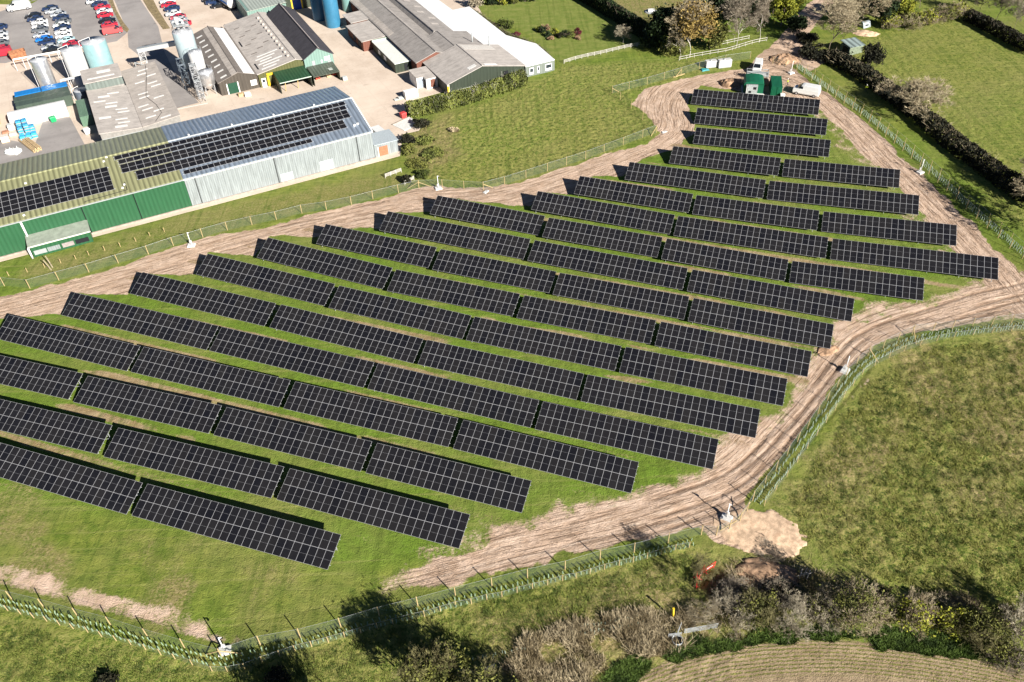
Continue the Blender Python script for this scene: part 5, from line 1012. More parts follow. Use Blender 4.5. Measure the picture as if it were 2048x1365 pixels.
for p, lb, s_ in (((1412, 138), 'white site tank by the upper fence, left one', 1.0), ((1437, 138), 'white site tank by the upper fence, larger right one', 1.15)):
    q = g(*p); t = tag(empty('site_tank', (q.x, q.y, 0), math.radians(9)), lb, 'tank'); m = MB(); m.box(0, 3.0 * s_, 0, 1.5, .12, 1.75 * s_); m.build('body', TANKW, t, .12); box(t, 'skid', GUTTER, .1, 2.9 * s_, .1, 1.4, 0, .12); m = MB(); m.lathe([(.28, 1.75 * s_), (.28, 1.86 * s_), (.1, 1.9 * s_)], 12, (1.4 * s_, .75)); m.build('cap', GUTTER, t)
q = g(1404, 144); t = tag(empty('tarpaulin', (q.x, q.y, 0), .3), 'small teal tarpaulin on the grass below the site tanks', 'tarpaulin'); m = MB(); m.prism([(0, 0, .0), (2.2, 0, .0), (2.2, 1.2, .0), (0, 1.2, .0)], [(.2, .15, .3), (1.9, .2, .35), (2.0, 1.0, .25), (.25, 1.0, .4)]); m.build('sheet', M('teal_sheet', (.02, .22, .24), .6), t)
t = tag(empty('timber_beam', g(1347, 156), .5), 'pale timber beam lying beside the upper fence', 'timber'); box(t, 'beam', POSTM, 0, 3.6, 0, .25, 0, .2); box(t, 'bearer', POSTM, .4, .6, -.15, .4, -.05, .0)
for p, lb in (((1110, 388 - 2), 'broken pale slab on the track below the meadow fence'), ((1325, 268), 'crumpled white sheet on the track bend')):
    if p[0] == 1110: p = (971, 389)
    q = g(*p); t = tag(empty('litter_sheet', (q.x, q.y, 0), rr.random()), lb, 'litter'); m = MB(); m.prism([(0, 0, 0), (1.5, .1, 0), (1.7, .8, 0), (.2, .9, 0)], [(.2, .2, .12), (1.3, .3, .2), (1.4, .7, .1), (.3, .7, .22)]); m.build('sheet', TANKW, t)
# heaps of earth
SOIL = M('turned_soil', (.36, .23, .145), .95, 0, .28, 1.4, .1, (.20, .125, .08)); SOILP = M('pale_spoil', (.56, .40, .27), .95, 0, .2, 1.2, .1, (.40, .26, .17))
def heap(label, p, rx, ry, h, mat, rot=0, seed=1):
    q = g(*p); n = 40; a = np.linspace(-1, 1, n); A, B = np.meshgrid(a, a, indexing='ij'); r = np.hypot(A, B); r = r * (.72 + .6 * fbm(A * 3 + seed, B * 3, .8, seed + 2, 3)); xs = A.ravel() * rx; ys = B.ravel() * ry
    z = (np.clip(1 - r ** 2, 0, 1) ** .8).ravel() * h * (.55 + .9 * fbm(xs + seed * 9, ys, .55, seed, 4)) + (fbm(xs, ys + seed, 1.6, seed + 5, 2) - .5) * .3 * h * (r.ravel() < 1) - (r.ravel() > .98) * .2
    i = (np.arange(n - 1)[:, None] * n + np.arange(n - 1)[None]).ravel(); o = np_mesh('soil_heap', np.stack([xs, ys, z], 1), np.stack([i, i + n, i + n + 1, i + 1], 1), mat, smooth=True)
    o.location = (q.x, q.y, .0); o.rotation_euler = (0, 0, rot); tag(o, label, 'soil heap')
heap('brown soil heap left of the substation cabin', (1462, 168), 3.0, 2.6, 1.1, SOIL, .4, 3); heap('brown soil heap between cabin and green container', (1527, 165), 1.6, 2.4, .9, SOIL, .2, 7)
heap('pinkish spoil heap beside the lane above the camera mast', (1568, 121), 3.6, 3.0, 1.3, SOIL, .1, 12); heap('rounded tan sand heap by the top right shelter', (1733, 68), 3.6, 2.2, .6, SOILP, -.2, 9); heap('rough excavated soil bank right of the red barriers', (1532, 1148), 4.2, 2.2, .7, SOIL, -.25, 33); heap('pale lumpy spoil spread beside the lower right fence corner', (1522, 1062), 6.0, 3.8, .20, SOILP, -.3, 5); heap('dark dug earth at the end of the fifth row', (1690, 600) if False else (1655, 700), 2.0, 1.2, .35, SOIL, .4, 14)
# red pedestrian barriers, yellow marker, hurdle gate
RED = M('red_barrier_plastic', (.72, .055, .04), .45, 0, .06, 2, .4)
for p, rot, lb in (((1392, 1180), 1.35, 'red plastic barrier, lowest of the three by the brambles'), ((1396, 1163), 1.0, 'red plastic barrier, middle of the three by the brambles'), ((1406, 1148), .55, 'red plastic barrier, topmost of the three by the brambles')):
    q = g(*p); t = tag(empty('plastic_barrier', (q.x, q.y, 0), rot), lb, 'barrier', 'red barriers by the brambles'); box(t, 'frame', RED, 0, 2.0, -.03, .03, .88, 1.0); box(t, 'frame', RED, 0, 2.0, -.03, .03, .15, .28)
    for k in range(9): box(t, 'bar', RED, .02 + k * .235, .1 + k * .235, -.025, .025, .28, .88)
    box(t, 'reflective_band', WHITE, .5, 1.5, -.035, .035, .52, .66)
    for x in (.3, 1.6): box(t, 'foot', RED, x, x + .12, -.35, .35, 0, .15)
q = g(1346, 1238); t = tag(empty('marker_post', (q.x, q.y, 0), 0), 'yellow marker post standing above the metal hurdle', 'marker post'); m = MB(); m.bar((0, 0, 0), (-.1, .1, 2.0), .13, 8, .11); m.build('post', YEL, t); m = MB(); m.bar((-.1, .1, 1.98), (-.1, .1, 2.08), .15, 8); m.build('cap', YEL, t)
def metal_gate(label, p, L, rot, h=1.1):
    q = g(*p); t = tag(empty('metal_gate', (q.x, q.y, 0), rot), label, 'gate'); m = MB()
    for k in range(6): m.bar((0, 0, .12 + k * h / 6), (L, 0, .12 + k * h / 6), .03, 5)
    m.build('bar', GUTTER, t); m = MB()
    for x in (0, L / 2, L): m.bar((x, 0, 0), (x, 0, h), .04, 5)
    m.build('upright', ALU, t); return t
metal_gate('galvanised metal gate among the dry brambles', (1368, 1268), 4.0, math.radians(8)); metal_gate('short galvanised hurdle left of the metal gate', (1336, 1278), 1.5, math.radians(5)); metal_gate('side hurdle standing against the metal gate', (1354, 1272), 1.2, math.radians(60))
q = g(1354, 1284); t = tag(empty('water_trough', (q.x, q.y, 0), 0), 'round grey water trough below the short hurdle', 'trough'); m = MB(); m.lathe([(.62, 0), (.66, .55), (.6, .56), (.55, .3)], 24); m.build('basin', GUTTER, t); m = MB(); m.lathe([(.55, .30), (.54, .31)], 24); m.build('water', DARKGAP, t)
metal_gate('yellowish timber frame among the reeds', (970, 1345), 1.2, .4, 1.0)
# field shelter at top right and round feeder
q = g(1697, 112); t = tag(empty('field_shelter', (q.x, q.y, 0), math.radians(20)), 'small field shelter with pale striped roof under bare tree', 'shelter'); m = MB(); m.box(0, 4.2, 0, 3.6, -.05, 2.1); m.build('wall', M('mossy_board', (.17, .20, .14), .9, 0, .2), t); m = MB(); m.slab([(-.3, -.3, 2.3), (4.5, -.3, 2.2), (4.5, 3.9, 2.7), (-.3, 3.9, 2.8)], .1); m.build('roof', M_rib('striped_tin_roof', (.34, .42, .41), 1.6, 0, .4, .2, .15, .5), t); box(t, 'opening', DARKGAP, -.06, -.01, .6, 2.6, .1, 1.8)
q = g(1727, 58); t = tag(empty('field_shelter', (q.x, q.y, 0), math.radians(25)), 'tiny grey tin shelter beside the sand heap', 'shelter'); m = MB(); m.prism([(0, 0, 0), (2.6, 0, 0), (2.6, 1.8, 0), (0, 1.8, 0)], [(0, .6, 1.4), (2.6, .6, 1.4), (2.6, 1.2, 1.5), (0, 1.2, 1.5)]); m.build('wall', M('tin_grey', (.3, .34, .35), .5, .2, .12), t); box(t, 'opening', DARKGAP, .8, 1.8, .2, .3, 0, .8)
q = g(1302, 24); t = tag(empty('white_bench', (q.x, q.y, 0), .1), 'white seat set on grey ring in the golden grass', 'seat'); m = MB(); m.lathe([(1.9, 0), (1.9, .12), (1.5, .14)], 24); m.build('ring', GUTTER, t); box(t, 'bench', WHITE, -.9, 1.0, -.5, .5, .2, .75)
# low concrete kerbs
for (a, b, lb) in (((808, 262), (842, 246), 'pale concrete ramp at the yard edge by the ivy hedge'),):
    A = g(*a); B = g(*b); d = B - A; t = tag(empty('concrete_ramp', (A.x, A.y, 0), math.atan2(d.y, d.x)), lb, 'ramp'); box(t, 'slab', M('pale_concrete', (.62, .61, .58), .8), 0, d.length, -.2, 4.0, -.1, .12); box(t, 'kerb', CONCW, 0, d.length, 4.0, 4.25, -.1, .25)

# ------------------------------------------------------------ people (each body one skinned mesh)
def person(label, p, rot, stride=.16):
    q = g(*p); t = tag(empty('person', (q.x, q.y, 0), rot), label, 'person')
    def skin(name, pts, edges, rad, mat):
        me = bpy.data.meshes.new(name); me.from_pydata(pts, edges, []); o = link(bpy.data.objects.new(name, me), t); s = o.modifiers.new('skin', 'SKIN'); s.use_smooth_shade = True
        for v, r in zip(me.skin_vertices[0].data, rad): v.radius = (r, r * .85) if not isinstance(r, tuple) else r
        me.skin_vertices[0].data[0].use_root = True; o.modifiers.new('sub', 'SUBSURF').levels = 1; o.modifiers['sub'].render_levels = 2; me.materials.append(mat); return o
    S = stride
    body = [(0, 0, .95), (0, 0, 1.15), (0, 0, 1.38), (0, .01, 1.50), (0, .03, 1.58), (0, .04, 1.68), (0, .03, 1.76), (.10, 0, .9), (.11, S * .5, .5), (.11, S * .2, .09), (.11, S * .2 + .14, .04), (-.10, 0, .9), (-.11, -S * .2, .5), (-.11, -S * .9, .09), (-.11, -S * .9 + .14, .04),
            (.2, 0, 1.42), (.27, -.06, 1.14), (.26, .08, .92), (.26, .12, .84), (-.2, 0, 1.42), (-.27, .02, 1.14), (-.25, .16, .95), (-.25, .2, .88)]
    ed = [(0, 1), (1, 2), (2, 3), (3, 4), (4, 5), (5, 6), (0, 7), (7, 8), (8, 9), (9, 10), (0, 11), (11, 12), (12, 13), (13, 14), (2, 15), (15, 16), (16, 17), (17, 18), (2, 19), (19, 20), (20, 21), (21, 22)]
    rad = [.14, .13, .15, .06, .07, .10, .07, .09, .065, .045, .04, .09, .065, .045, .04, .07, .05, .04, .035, .07, .05, .04, .035]
    skin('body', body, ed, rad, M('dark_trousers', (.03, .035, .05), .8))
    jv = [body[0], body[1], body[2], body[15], body[16], (.262, .05, .98), body[19], body[20], (-.255, .12, 1.02)]; je = [(0, 1), (1, 2), (2, 3), (3, 4), (4, 5), (2, 6), (6, 7), (7, 8)]
    skin('jacket', jv, je, [.17, .16, .18, .095, .072, .06, .095, .072, .06], M('high_visibility_yellow', (.72, .85, .04), .6, 0, .04, 3))
    m = MB(); m.lathe([(.125, 1.70), (.13, 1.76), (.1, 1.83), (.03, 1.86)], 14, (0, .035)); m.build('helmet', WHITE, t); m = MB(); m.lathe([(.09, 1.585), (.105, 1.66), (.10, 1.70)], 12, (0, .04)); m.build('face', M('skin_tone', (.45, .26, .18), .6), t)
    return t
person('person in yellow jacket standing against the green container', (1574, 172), 1.2, .06); person('person in yellow jacket walking on grass by the dark hedge', (1731, 184), 2.6, .3)

# ------------------------------------------------------------ trees, bushes, hedges
BARK = M('grey_brown_bark', (.17, .135, .10), .9, 0, .2, 6); BARKP = M('pale_bark', (.50, .46, .40), .8, 0, .15, 6); TWIG_TAN = M_leaf('tan_twigs', (.40, .33, .21), (.54, .46, .31), (.27, .21, .13), .6); TWIG_GREY = M_leaf('grey_twigs', (.38, .33, .235), (.52, .46, .34), (.22, .185, .125), .6)
TWIG_RED = M_leaf('reddish_twigs', (.30, .25, .185), (.42, .36, .275), (.19, .155, .115), .6); TWIG_OL = M_leaf('olive_twigs', (.22, .20, .085), (.33, .30, .14), (.12, .105, .05), .8)
LF_GOLD = M_leaf('golden_catkins', (.225, .155, .045), (.335, .24, .07), (.115, .075, .022), .5); LF_DARK = M_leaf('dark_evergreen_leaves', (.018, .032, .012), (.042, .066, .022), (.010, .017, .007), .8); LF_YEL = M_leaf('fresh_yellow_leaves', (.22, .235, .022), (.33, .32, .04), (.105, .125, .015), .7)
LF_OL = M_leaf('olive_leaves', (.115, .125, .028), (.19, .19, .045), (.055, .060, .016), .7); LF_HEDGE = M_leaf('hedge_leaves', (.070, .095, .018), (.125, .150, .030), (.035, .045, .012), .6); LF_IVY = M_leaf('ivy_leaves', (.105, .130, .028), (.195, .205, .050), (.050, .060, .016), .35); LF_RED = M_leaf('dark_red_leaves', (.10, .018, .028), (.16, .035, .04)); LF_PINK = M_leaf('pink_brown_leaves', (.28, .17, .10), (.36, .25, .14))
LF_BRN = M_leaf('dark_brown_hedge', (.016, .017, .009), (.036, .034, .017), (.008, .009, .005), .5); DRY = M_leaf('dry_stems', (.36, .29, .17), (.52, .43, .28), (.20, .155, .085), .5); NETTLE = M_leaf('nettle_leaves', (.060, .105, .018), (.125, .185, .036), (.028, .050, .010), .9)

def tubes(segs, sides=3):
    """(n,8) array p0 p1 r0 r1 -> verts, quads"""
    S = np.asarray(segs, float); a, b, r0, r1 = S[:, :3], S[:, 3:6], S[:, 6], S[:, 7]; d = b - a; d /= np.linalg.norm(d, axis=1)[:, None] + 1e-9
    ref = np.where(np.abs(d[:, 2:3]) < .9, np.array([[0, 0, 1.]]), np.array([[1., 0, 0]])); p = np.cross(d, ref); p /= np.linalg.norm(p, axis=1)[:, None] + 1e-9; q = np.cross(d, p)
    n = len(S); V = np.empty((n, 2, sides, 3)); th = np.arange(sides) * 2 * np.pi / sides
    for i, t_ in enumerate(th):
        o = p * math.cos(t_) + q * math.sin(t_); V[:, 0, i] = a + o * r0[:, None]; V[:, 1, i] = b + o * r1[:, None]
    base = np.arange(n)[:, None] * 2 * sides; F_ = []
    for i in range(sides): j = (i + 1) % sides; F_.append(np.concatenate([base + i, base + j, base + sides + j, base + sides + i], 1))
    return V.reshape(-1, 3), np.concatenate(F_)
def grow(seed, stems, levels, ratio, ang, up, len0, r0, rmin=.0011, kids=(2, 3), lean0=.12, twigs=3):
    R = random.Random(seed); segs = []
    def go(p, d, L, r, lev):
        n = 3 if lev < 2 else 2; r1 = max(r * .66, rmin)
        for i in range(n):
            d = (d + Vector((R.gauss(0, .10), R.gauss(0, .10), R.gauss(0, .07) + up * .06))).normalized(); q = p + d * L / n; ra, rb = r + (r1 - r) * i / n, r + (r1 - r) * (i + 1) / n
            segs.append((*p, *q, ra, rb, lev)); p = q
            if lev >= 1 and i < n - 1 and lev < levels:
                ax = Vector((R.gauss(0, 1), R.gauss(0, 1), R.gauss(0, .4))).normalized(); dd = (d + ax * R.uniform(.5, .95)).normalized()
                if R.random() < .75: go(p, dd, L * ratio * R.uniform(.55, .85), r1 * .7, lev + 1)
        if lev >= levels:
            for _ in range(twigs):
                ax = Vector((R.gauss(0, 1), R.gauss(0, 1), R.gauss(.3, .6))).normalized(); q = p + (d + ax * .8).normalized() * L * R.uniform(.5, 1.1); segs.append((*p, *q, rmin * 1.1, rmin * .6, lev + 1))
            return
        k = R.choice(kids); ph = R.random() * 6.28; a = d.orthogonal().normalized(); b = d.cross(a)
        for i in range(k):
            t_ = ph + 6.283 * i / k + R.gauss(0, .3); s = math.tan(math.radians(R.uniform(*ang))); dd = (d + (a * math.cos(t_) + b * math.sin(t_)) * s + Vector((0, 0, up * .12))).normalized()
            go(p, dd, L * ratio * R.uniform(.8, 1.15), r1, lev + 1)
    for i in range(stems):
        t_ = R.random() * 6.28; rad = 0 if stems == 1 else R.random() * .16; l0 = lean0 * (R.random() + .3)
        go(Vector((rad * math.cos(t_), rad * math.sin(t_), 0)), Vector((l0 * math.cos(t_), l0 * math.sin(t_), 1)).normalized(), len0 * R.uniform(.85, 1.15), r0 * R.uniform(.7, 1.1), 0)
    S = np.array(segs); S[:, [2, 5]] -= 0; top = S[:, 5].max(); rad = np.percentile(np.hypot(S[:, 3], S[:, 4]), 97)
    return S, top, rad
def mesh_only(name, V, Fq, mat, n=4):
    o = np_mesh(name, V, Fq, mat, n=n); me = o.data; bpy.data.objects.remove(o); return me
def woody(seed, twigmat, barkmat, cut=2, **k):
    """two meshes (stem, twigs) normalised to height 1 and crown radius 1"""
    S, top, rad = grow(seed, **k); sc = np.array([1 / rad, 1 / rad, 1 / top]); P = S.copy(); P[:, :3] *= sc; P[:, 3:6] *= sc
    P[:, 6:8] *= 1.0 / top
    out = []
    for sel, nm, mt, sd in ((S[:, 8] < cut, 'trunk', barkmat, 6), (S[:, 8] >= cut, 'crown', twigmat, 3)):
        V, Fq = tubes(P[sel], sd); out.append((V, Fq, mt))
    return out
KINDS = {}
def woody_kind(key, *a, **k):
    if key not in KINDS: KINDS[key] = woody(*a, **k)
    return KINDS[key]
_MC = {}
def put_woody(key, name, label, cat, p, h, r, rot, twigmat=None, barkmat=None, lf=None, group=None, z=0.0):
    """radii are true to scale: the stored tubes are re-grown at the size asked for"""
    (Vt, Ft, bm), (Vc, Fc, tm) = KINDS[key]; q = p if isinstance(p, Vector) else g(*p)
    t = tag(empty(name, (q.x, q.y, z - .05), rot), label, cat, group); sc = np.array([r, r, h])
    for (V, Fq, mt, nm) in ((Vt, Ft, barkmat or bm, 'trunk' if cat == 'tree' else 'stem'), (Vc, Fc, twigmat or tm, 'crown' if cat == 'tree' else 'twigs')):
        if len(Fq): np_mesh(nm, V * sc, Fq, mt, t)
    if lf: lf(t, h, r)
    return t
def leaf_quads(C, size, seed, flat=0.0):
    R = np.random.default_rng(seed); n = len(C); a = R.normal(size=(n, 3)); a /= np.linalg.norm(a, axis=1)[:, None]; b = R.normal(size=(n, 3)); b -= (b * a).sum(1)[:, None] * a; b /= np.linalg.norm(b, axis=1)[:, None]
    s = size * R.uniform(.6, 1.4, (n, 1)); V = np.stack([C - a * s - b * s * .6, C + a * s - b * s * .6, C + a * s + b * s * .6, C - a * s + b * s * .6], 1)
    return V.reshape(-1, 3), np.arange(4 * n).reshape(-1, 4)
def cloud(n, ncl, seed, hollow=.55, zlo=.0, sig=.16, cone=0.0):
    """points clumped through an ellipsoid of radius 1, z 0..1"""
    R = np.random.default_rng(seed); d = R.normal(size=(ncl, 3)); d /= np.linalg.norm(d, axis=1)[:, None]; rad = R.uniform(hollow, 1, (ncl, 1)) ** .6; c = d * rad * .84
    k = R.integers(0, ncl, n); P = c[k] + R.normal(size=(n, 3)) * sig * R.uniform(.5, 1.3, (ncl, 1))[k]; P[:, 2] = P[:, 2] * .5 * (1 - zlo) + .5 * (1 + zlo)
    if cone: P[:, :2] *= np.clip(1.25 - cone * P[:, 2:3], .12, 1)
    P[:, 2] = np.clip(P[:, 2], 0.02, 1.1); return P
def leafy(name, label, cat, p, h, r, mat, n, size, seed, ncl=34, trunk=True, zlo=.2, cone=0.0, hollow=.5, sig=.16, bark=None, rot=0, group=None):
    q = p if isinstance(p, Vector) else g(*p); t = tag(empty(name, (q.x, q.y, -.05), rot), label, cat, group)
    V, Fq = leaf_quads(cloud(n, ncl, seed, hollow, zlo, sig, cone) * np.array([r, r, h]), size, seed + 1); np_mesh('crown' if cat == 'tree' else 'foliage', V, Fq, mat, t)
    if trunk:
        S, top, rad = grow(seed, 1 if cat == 'tree' else 4, 3, .75, (18, 38), .6, .3, .028 if cat == 'tree' else .012, .004, twigs=1, lean0=.05 if cat == 'tree' else .5); P = S.copy(); f = np.array([r * .75 / rad, r * .75 / rad, h * .86 / top]); P[:, :3] *= f; P[:, 3:6] *= f; P[:, 6:8] *= h
        V, Fq = tubes(P, 4); np_mesh('trunk' if cat == 'tree' else 'stem', V, Fq, bark or BARK, t)
    return t
def add_leaves(mat, n, size, seed, zlo=.25, ncl=40, hollow=.35):
    def f(t, h, r): V, Fq = leaf_quads(cloud(n, ncl, seed, hollow, zlo, .17) * np.array([r, r, h]), size, seed + 3); np_mesh('foliage', V, Fq, mat, t)
    return f
for key, sd in (('bare1', 20), ('bare2', 23), ('bare3', 15)): woody_kind(key, sd, TWIG_TAN, BARK, cut=3, stems=1, levels=6, ratio=.76, ang=(16, 42), up=1.0, len0=.26, r0=.020, rmin=.0032, twigs=8)
woody_kind('spread', 13, TWIG_TAN, BARK, cut=2, stems=6, levels=5, ratio=.78, ang=(16, 46), up=.5, len0=.24, r0=.014, lean0=1.0, rmin=.0030, twigs=8)
for key, sd in (('bush1', 31), ('bush2', 37), ('bush3', 44)): woody_kind(key, sd, TWIG_GREY, BARK, cut=1, stems=13, levels=4, ratio=.72, ang=(18, 50), up=.5, len0=.34, r0=.012, lean0=1.15, rmin=.0044, twigs=4)
# along the lane and lawn at the top
put_woody('bare1', 'golden_tree', 'tall golden brown tree with pale trunk beside the lane', 'tree', (1379, 115), 15.5, 6.4, 0, TWIG_TAN, BARKP, add_leaves(LF_GOLD, 5200, .20, 5, .28, 46))
put_woody('bare2', 'bare_tree', 'pale trunked bare tree at the end of the rail fence', 'tree', (1471, 98), 15.5, 5.8, 1, TWIG_RED, BARKP); put_woody('bare3', 'bare_tree', 'slimmer bare tree right of the pale trunked tree', 'tree', (1519, 84), 14.5, 5.0, 2, TWIG_RED, BARKP)
put_woody('bare3', 'birch', 'small white stemmed bare tree in front of the golden tree', 'tree', (1361, 118), 8.5, 4.2, .6, TWIG_GREY, BARKP); put_woody('bare2', 'bare_tree', 'small pale bare tree standing on the lawn', 'tree', (1246, 88), 5.2, 2.6, 2.4, TWIG_GREY, BARKP)
leafy('evergreen_tree', 'dark round evergreen left of the golden tree', 'tree', (1322, 99), 11, 4.4, LF_DARK, 5200, .26, 61); leafy('evergreen_tree', 'dark evergreen behind the pale trunked bare tree', 'tree', (1432, 62), 9.5, 4.0, LF_DARK, 3600, .26, 62); leafy('shrub', 'green bushy shrub right of the golden tree', 'shrub', (1425, 96), 7.0, 4.0, LF_OL, 4200, .2, 63, trunk=True, zlo=.05)
leafy('shrub', 'olive undergrowth shrub beneath the golden tree', 'shrub', (1345, 110), 4.0, 4.0, LF_OL, 2400, .17, 64, zlo=0); leafy('shrub', 'dark undergrowth bush left of golden tree', 'shrub', (1300, 96), 4.5, 3.0, LF_DARK, 2000, .2, 65, zlo=0)
for i, (p, h, r, mt, lb) in enumerate((((1562, 52), 8.5, 3.4, LF_YEL, 'yellow green willow beside the bare trees'), ((1545, 28), 9, 3.6, LF_OL, 'olive tree behind the yellow green willow'), ((1582, 30), 7, 3.2, LF_YEL, 'yellow bush left of the lane bend'), ((1500, 40), 8, 4.2, LF_DARK, 'dark tree between the two bare trees'), ((1465, 30), 9, 4.4, LF_OL, 'olive crowned tree behind bare trees at the top edge'), ((1590, 62), 4.2, 2.6, LF_DARK, 'dark bush at the left of the lane bend'), ((1395, 40), 6, 4.0, LF_DARK, 'dark thicket behind the golden tree'))): leafy('lane_tree', lb, 'tree', p, h, r, mt, 3000, .22, 80 + i, zlo=.12)
put_woody('bare1', 'bare_tree', 'large spreading bare tree with dark foot at the lane', 'tree', (1657, 103), 14, 7.0, 3.4, TWIG_TAN, BARK); put_woody('bare2', 'bare_tree', 'bare tree behind the large spreading bare tree', 'tree', (1706, 62), 13.5, 7.0, .3, TWIG_TAN, BARK); put_woody('bare3', 'bare_tree', 'bare brown tree at the top edge by the lane', 'tree', (1668, 45), 12, 5.5, 4.0, TWIG_TAN, BARK)
leafy('undergrowth', 'dark undergrowth left of the large spreading bare tree', 'shrub', (1632, 112), 2.6, 4.5, LF_BRN, 2400, .2, 97, zlo=0); leafy('undergrowth', 'dark undergrowth on the lane bank below the large tree', 'shrub', (1672, 122), 2.2, 4.0, LF_BRN, 2000, .2, 98, zlo=0); leafy('undergrowth', 'dark undergrowth at the inside of the lane bend', 'shrub', (1612, 84), 2.2, 3.0, LF_BRN, 1500, .2, 99, zlo=0)
leafy('evergreen_tree', 'dark green conifer behind the sand heap', 'tree', (1762, 50), 11, 4.2, LF_DARK, 4200, .24, 91, cone=.6, zlo=.05); leafy('evergreen_tree', 'second dark conifer at the top edge', 'tree', (1785, 22), 11, 4.0, LF_DARK, 3600, .24, 92, cone=.6, zlo=.05); leafy('shrub', 'bright yellow shrub right of the conifers', 'shrub', (1802, 43), 6.5, 2.8, LF_YEL, 3000, .18, 93, zlo=0)
leafy('shrub', 'dark sparse shrub beside the striped shelter', 'shrub', (1737, 136), 6.5, 3.2, LF_BRN, 2600, .2, 94, zlo=.1, hollow=.3); put_woody('spread', 'bare_bush', 'big rounded bare bush in the hedge at right', 'bush', (1826, 228), 9.0, 8.0, .4, TWIG_TAN, BARK)
put_woody('spread', 'bare_bush', 'brown bare thicket left of the conifer foot', 'bush', (1700, 36), 6, 6.5, 2, TWIG_TAN, BARK)
for i, (p, r, h, lb) in enumerate((((1778, 56), 3.2, 3.6, 'tan bramble bush left in the row below the conifers'), ((1815, 54), 3.6, 3.8, 'tan bramble bush second in the row below the conifers'), ((1850, 48), 3.4, 4.2, 'tan bramble bush third in the row along the field top'), ((1888, 42), 3.6, 4.4, 'tan bramble bush fourth in the row along the field top'), ((1915, 36), 3.2, 4.4, 'tan bramble bush beside the dark field corner'))): put_woody(('bush1', 'bush2', 'bush3')[i % 3], 'bramble_bush', lb, 'bush', p, h, r, i, TWIG_TAN, BARK, add_leaves(LF_OL if i % 2 else LF_YEL, 900, .16, 100 + i, 0))
for i, (p, h, r, lb) in enumerate((((1838, 18), 9, 4.5, 'bare tree at the top edge right of the conifers'), ((1880, 8), 9, 4.5, 'bare tree at the top edge over the field corner'), ((1958, 26), 9, 4.0, 'first bare tree beyond the dark hedge at top right'), ((1992, 42), 9.5, 4.2, 'second bare tree beyond the dark hedge at top right'), ((2028, 58), 9, 4.0, 'third bare tree beyond the dark hedge at top right'), ((2010, 20), 9, 4.0, 'bare tree in the upper right corner'))): put_woody(('bare1', 'bare2', 'bare3')[i % 3], 'bare_tree', lb, 'tree', p, h, r, i * 1.3, TWIG_RED, BARK)
put_woody('bare2', 'bare_tree', 'bare tree at the right edge shading the dirt track', 'tree', (2066, 436), 10.5, 6.0, 2, TWIG_TAN, BARK); put_woody('bare3', 'bare_tree', 'third bare tree just past the right edge', 'tree', (2092, 470), 11, 6.0, 3, TWIG_TAN, BARK); put_woody('bare1', 'bare_tree', 'second bare tree at the right edge of the picture', 'tree', (2085, 395), 10, 5, 1, TWIG_TAN, BARK)
def hedge(label, pts, h, w, mat, dens, size, seed, name='hedge', twig=None, ragged=.35, step=1.0):
    P = resample(smooth_line(gl(pts), 1), step); R = np.random.default_rng(seed); o = P[0]; t = tag(empty(name, (o.x, o.y, 0)), label, 'hedge'); C = []
    for i, (a, b) in enumerate(zip(P[:-1], P[1:])):
        d = (b - a); L = d.length; d.normalize(); n_ = Vector((-d.y, d.x, 0)); k = int(dens * L); hh = h * (1 - ragged * .5 + ragged * float(vnoise(np.array([i * 1.7 + .1]), np.array([seed + .5]), .35, seed)[0])); ww = w * (1 - ragged * .4 + ragged * .8 * float(vnoise(np.array([i * 1.3 + .1]), np.array([seed * 3 + .5]), .4, seed + 2)[0]))
        u = R.random(k) * L; a_ = R.random(k) * math.pi; rr_ = R.uniform(.55, 1.0, k) ** .5; x = np.cos(a_) * rr_ * ww / 2 * 1.1; z = np.sin(a_) ** .6 * rr_ * hh; z = np.where(R.random(k) < .3, R.random(k) * hh * .8, z)
        C.append(np.stack([a.x - o.x + d.x * u + n_.x * x, a.y - o.y + d.y * u + n_.y * x, z], 1))
    V, Fq = leaf_quads(np.concatenate(C), size, seed + 1); np_mesh('foliage', V, Fq, mat, t)
    S = []
    for a, b in zip(P[:-1], P[1:]):
        for _ in range(6):
            p = a.lerp(b, R.random()) - o; q = p + Vector((R.normal() * w * .3, R.normal() * w * .3, h * R.uniform(.7, 1.12))); S.append((p.x, p.y, 0, q.x, q.y, q.z, .05, .015))
            for _k in range(3): m_ = p.lerp(q, R.uniform(.4, .9)); m_.z = q.z * R.uniform(.4, .9); e = m_ + Vector((R.normal() * .5, R.normal() * .5, R.uniform(.3, .9))); S.append((m_.x, m_.y, m_.z, e.x, e.y, e.z, .02, .01))
    V, Fq = tubes(S); np_mesh('stems', V, Fq, twig or BARK, t); return t
hedge('long dark hedge running beside the upper right track', [(1660, 122), (1700, 140), (1750, 172), (1795, 206), (1842, 240), (1890, 282), (1940, 320), (1990, 356), (2080, 420)], 2.9, 4.6, LF_BRN, 190, .19, 201, twig=TWIG_TAN)
hedge('dark clipped hedge along the top right field edge', [(1932, 40), (1970, 58), (2010, 80), (2070, 112)], 3.2, 3.2, LF_BRN, 190, .19, 202, ragged=.15)
hedge('tall dark clipped hedge beside the lawn at the top', [(1120, -30), (1165, 0), (1205, 24), (1250, 52), (1300, 84)], 4.6, 2.6, LF_DARK, 330, .19, 203, ragged=.12)
hedge('tall ragged ivy hedge in front of the broad gabled hall', [(817, 232), (850, 226), (900, 214), (960, 197), (1010, 181), (1048, 167)], 3.5, 3.2, LF_IVY, 420, .17, 204, twig=BARKP, ragged=.2)
hedge('thin low hedge between white roof and lawn', [(938, 20), (975, 44), (1012, 72), (1040, 82), (1072, 94), (1100, 118)], 1.0, .9, LF_HEDGE, 60, .13, 205, ragged=.2)
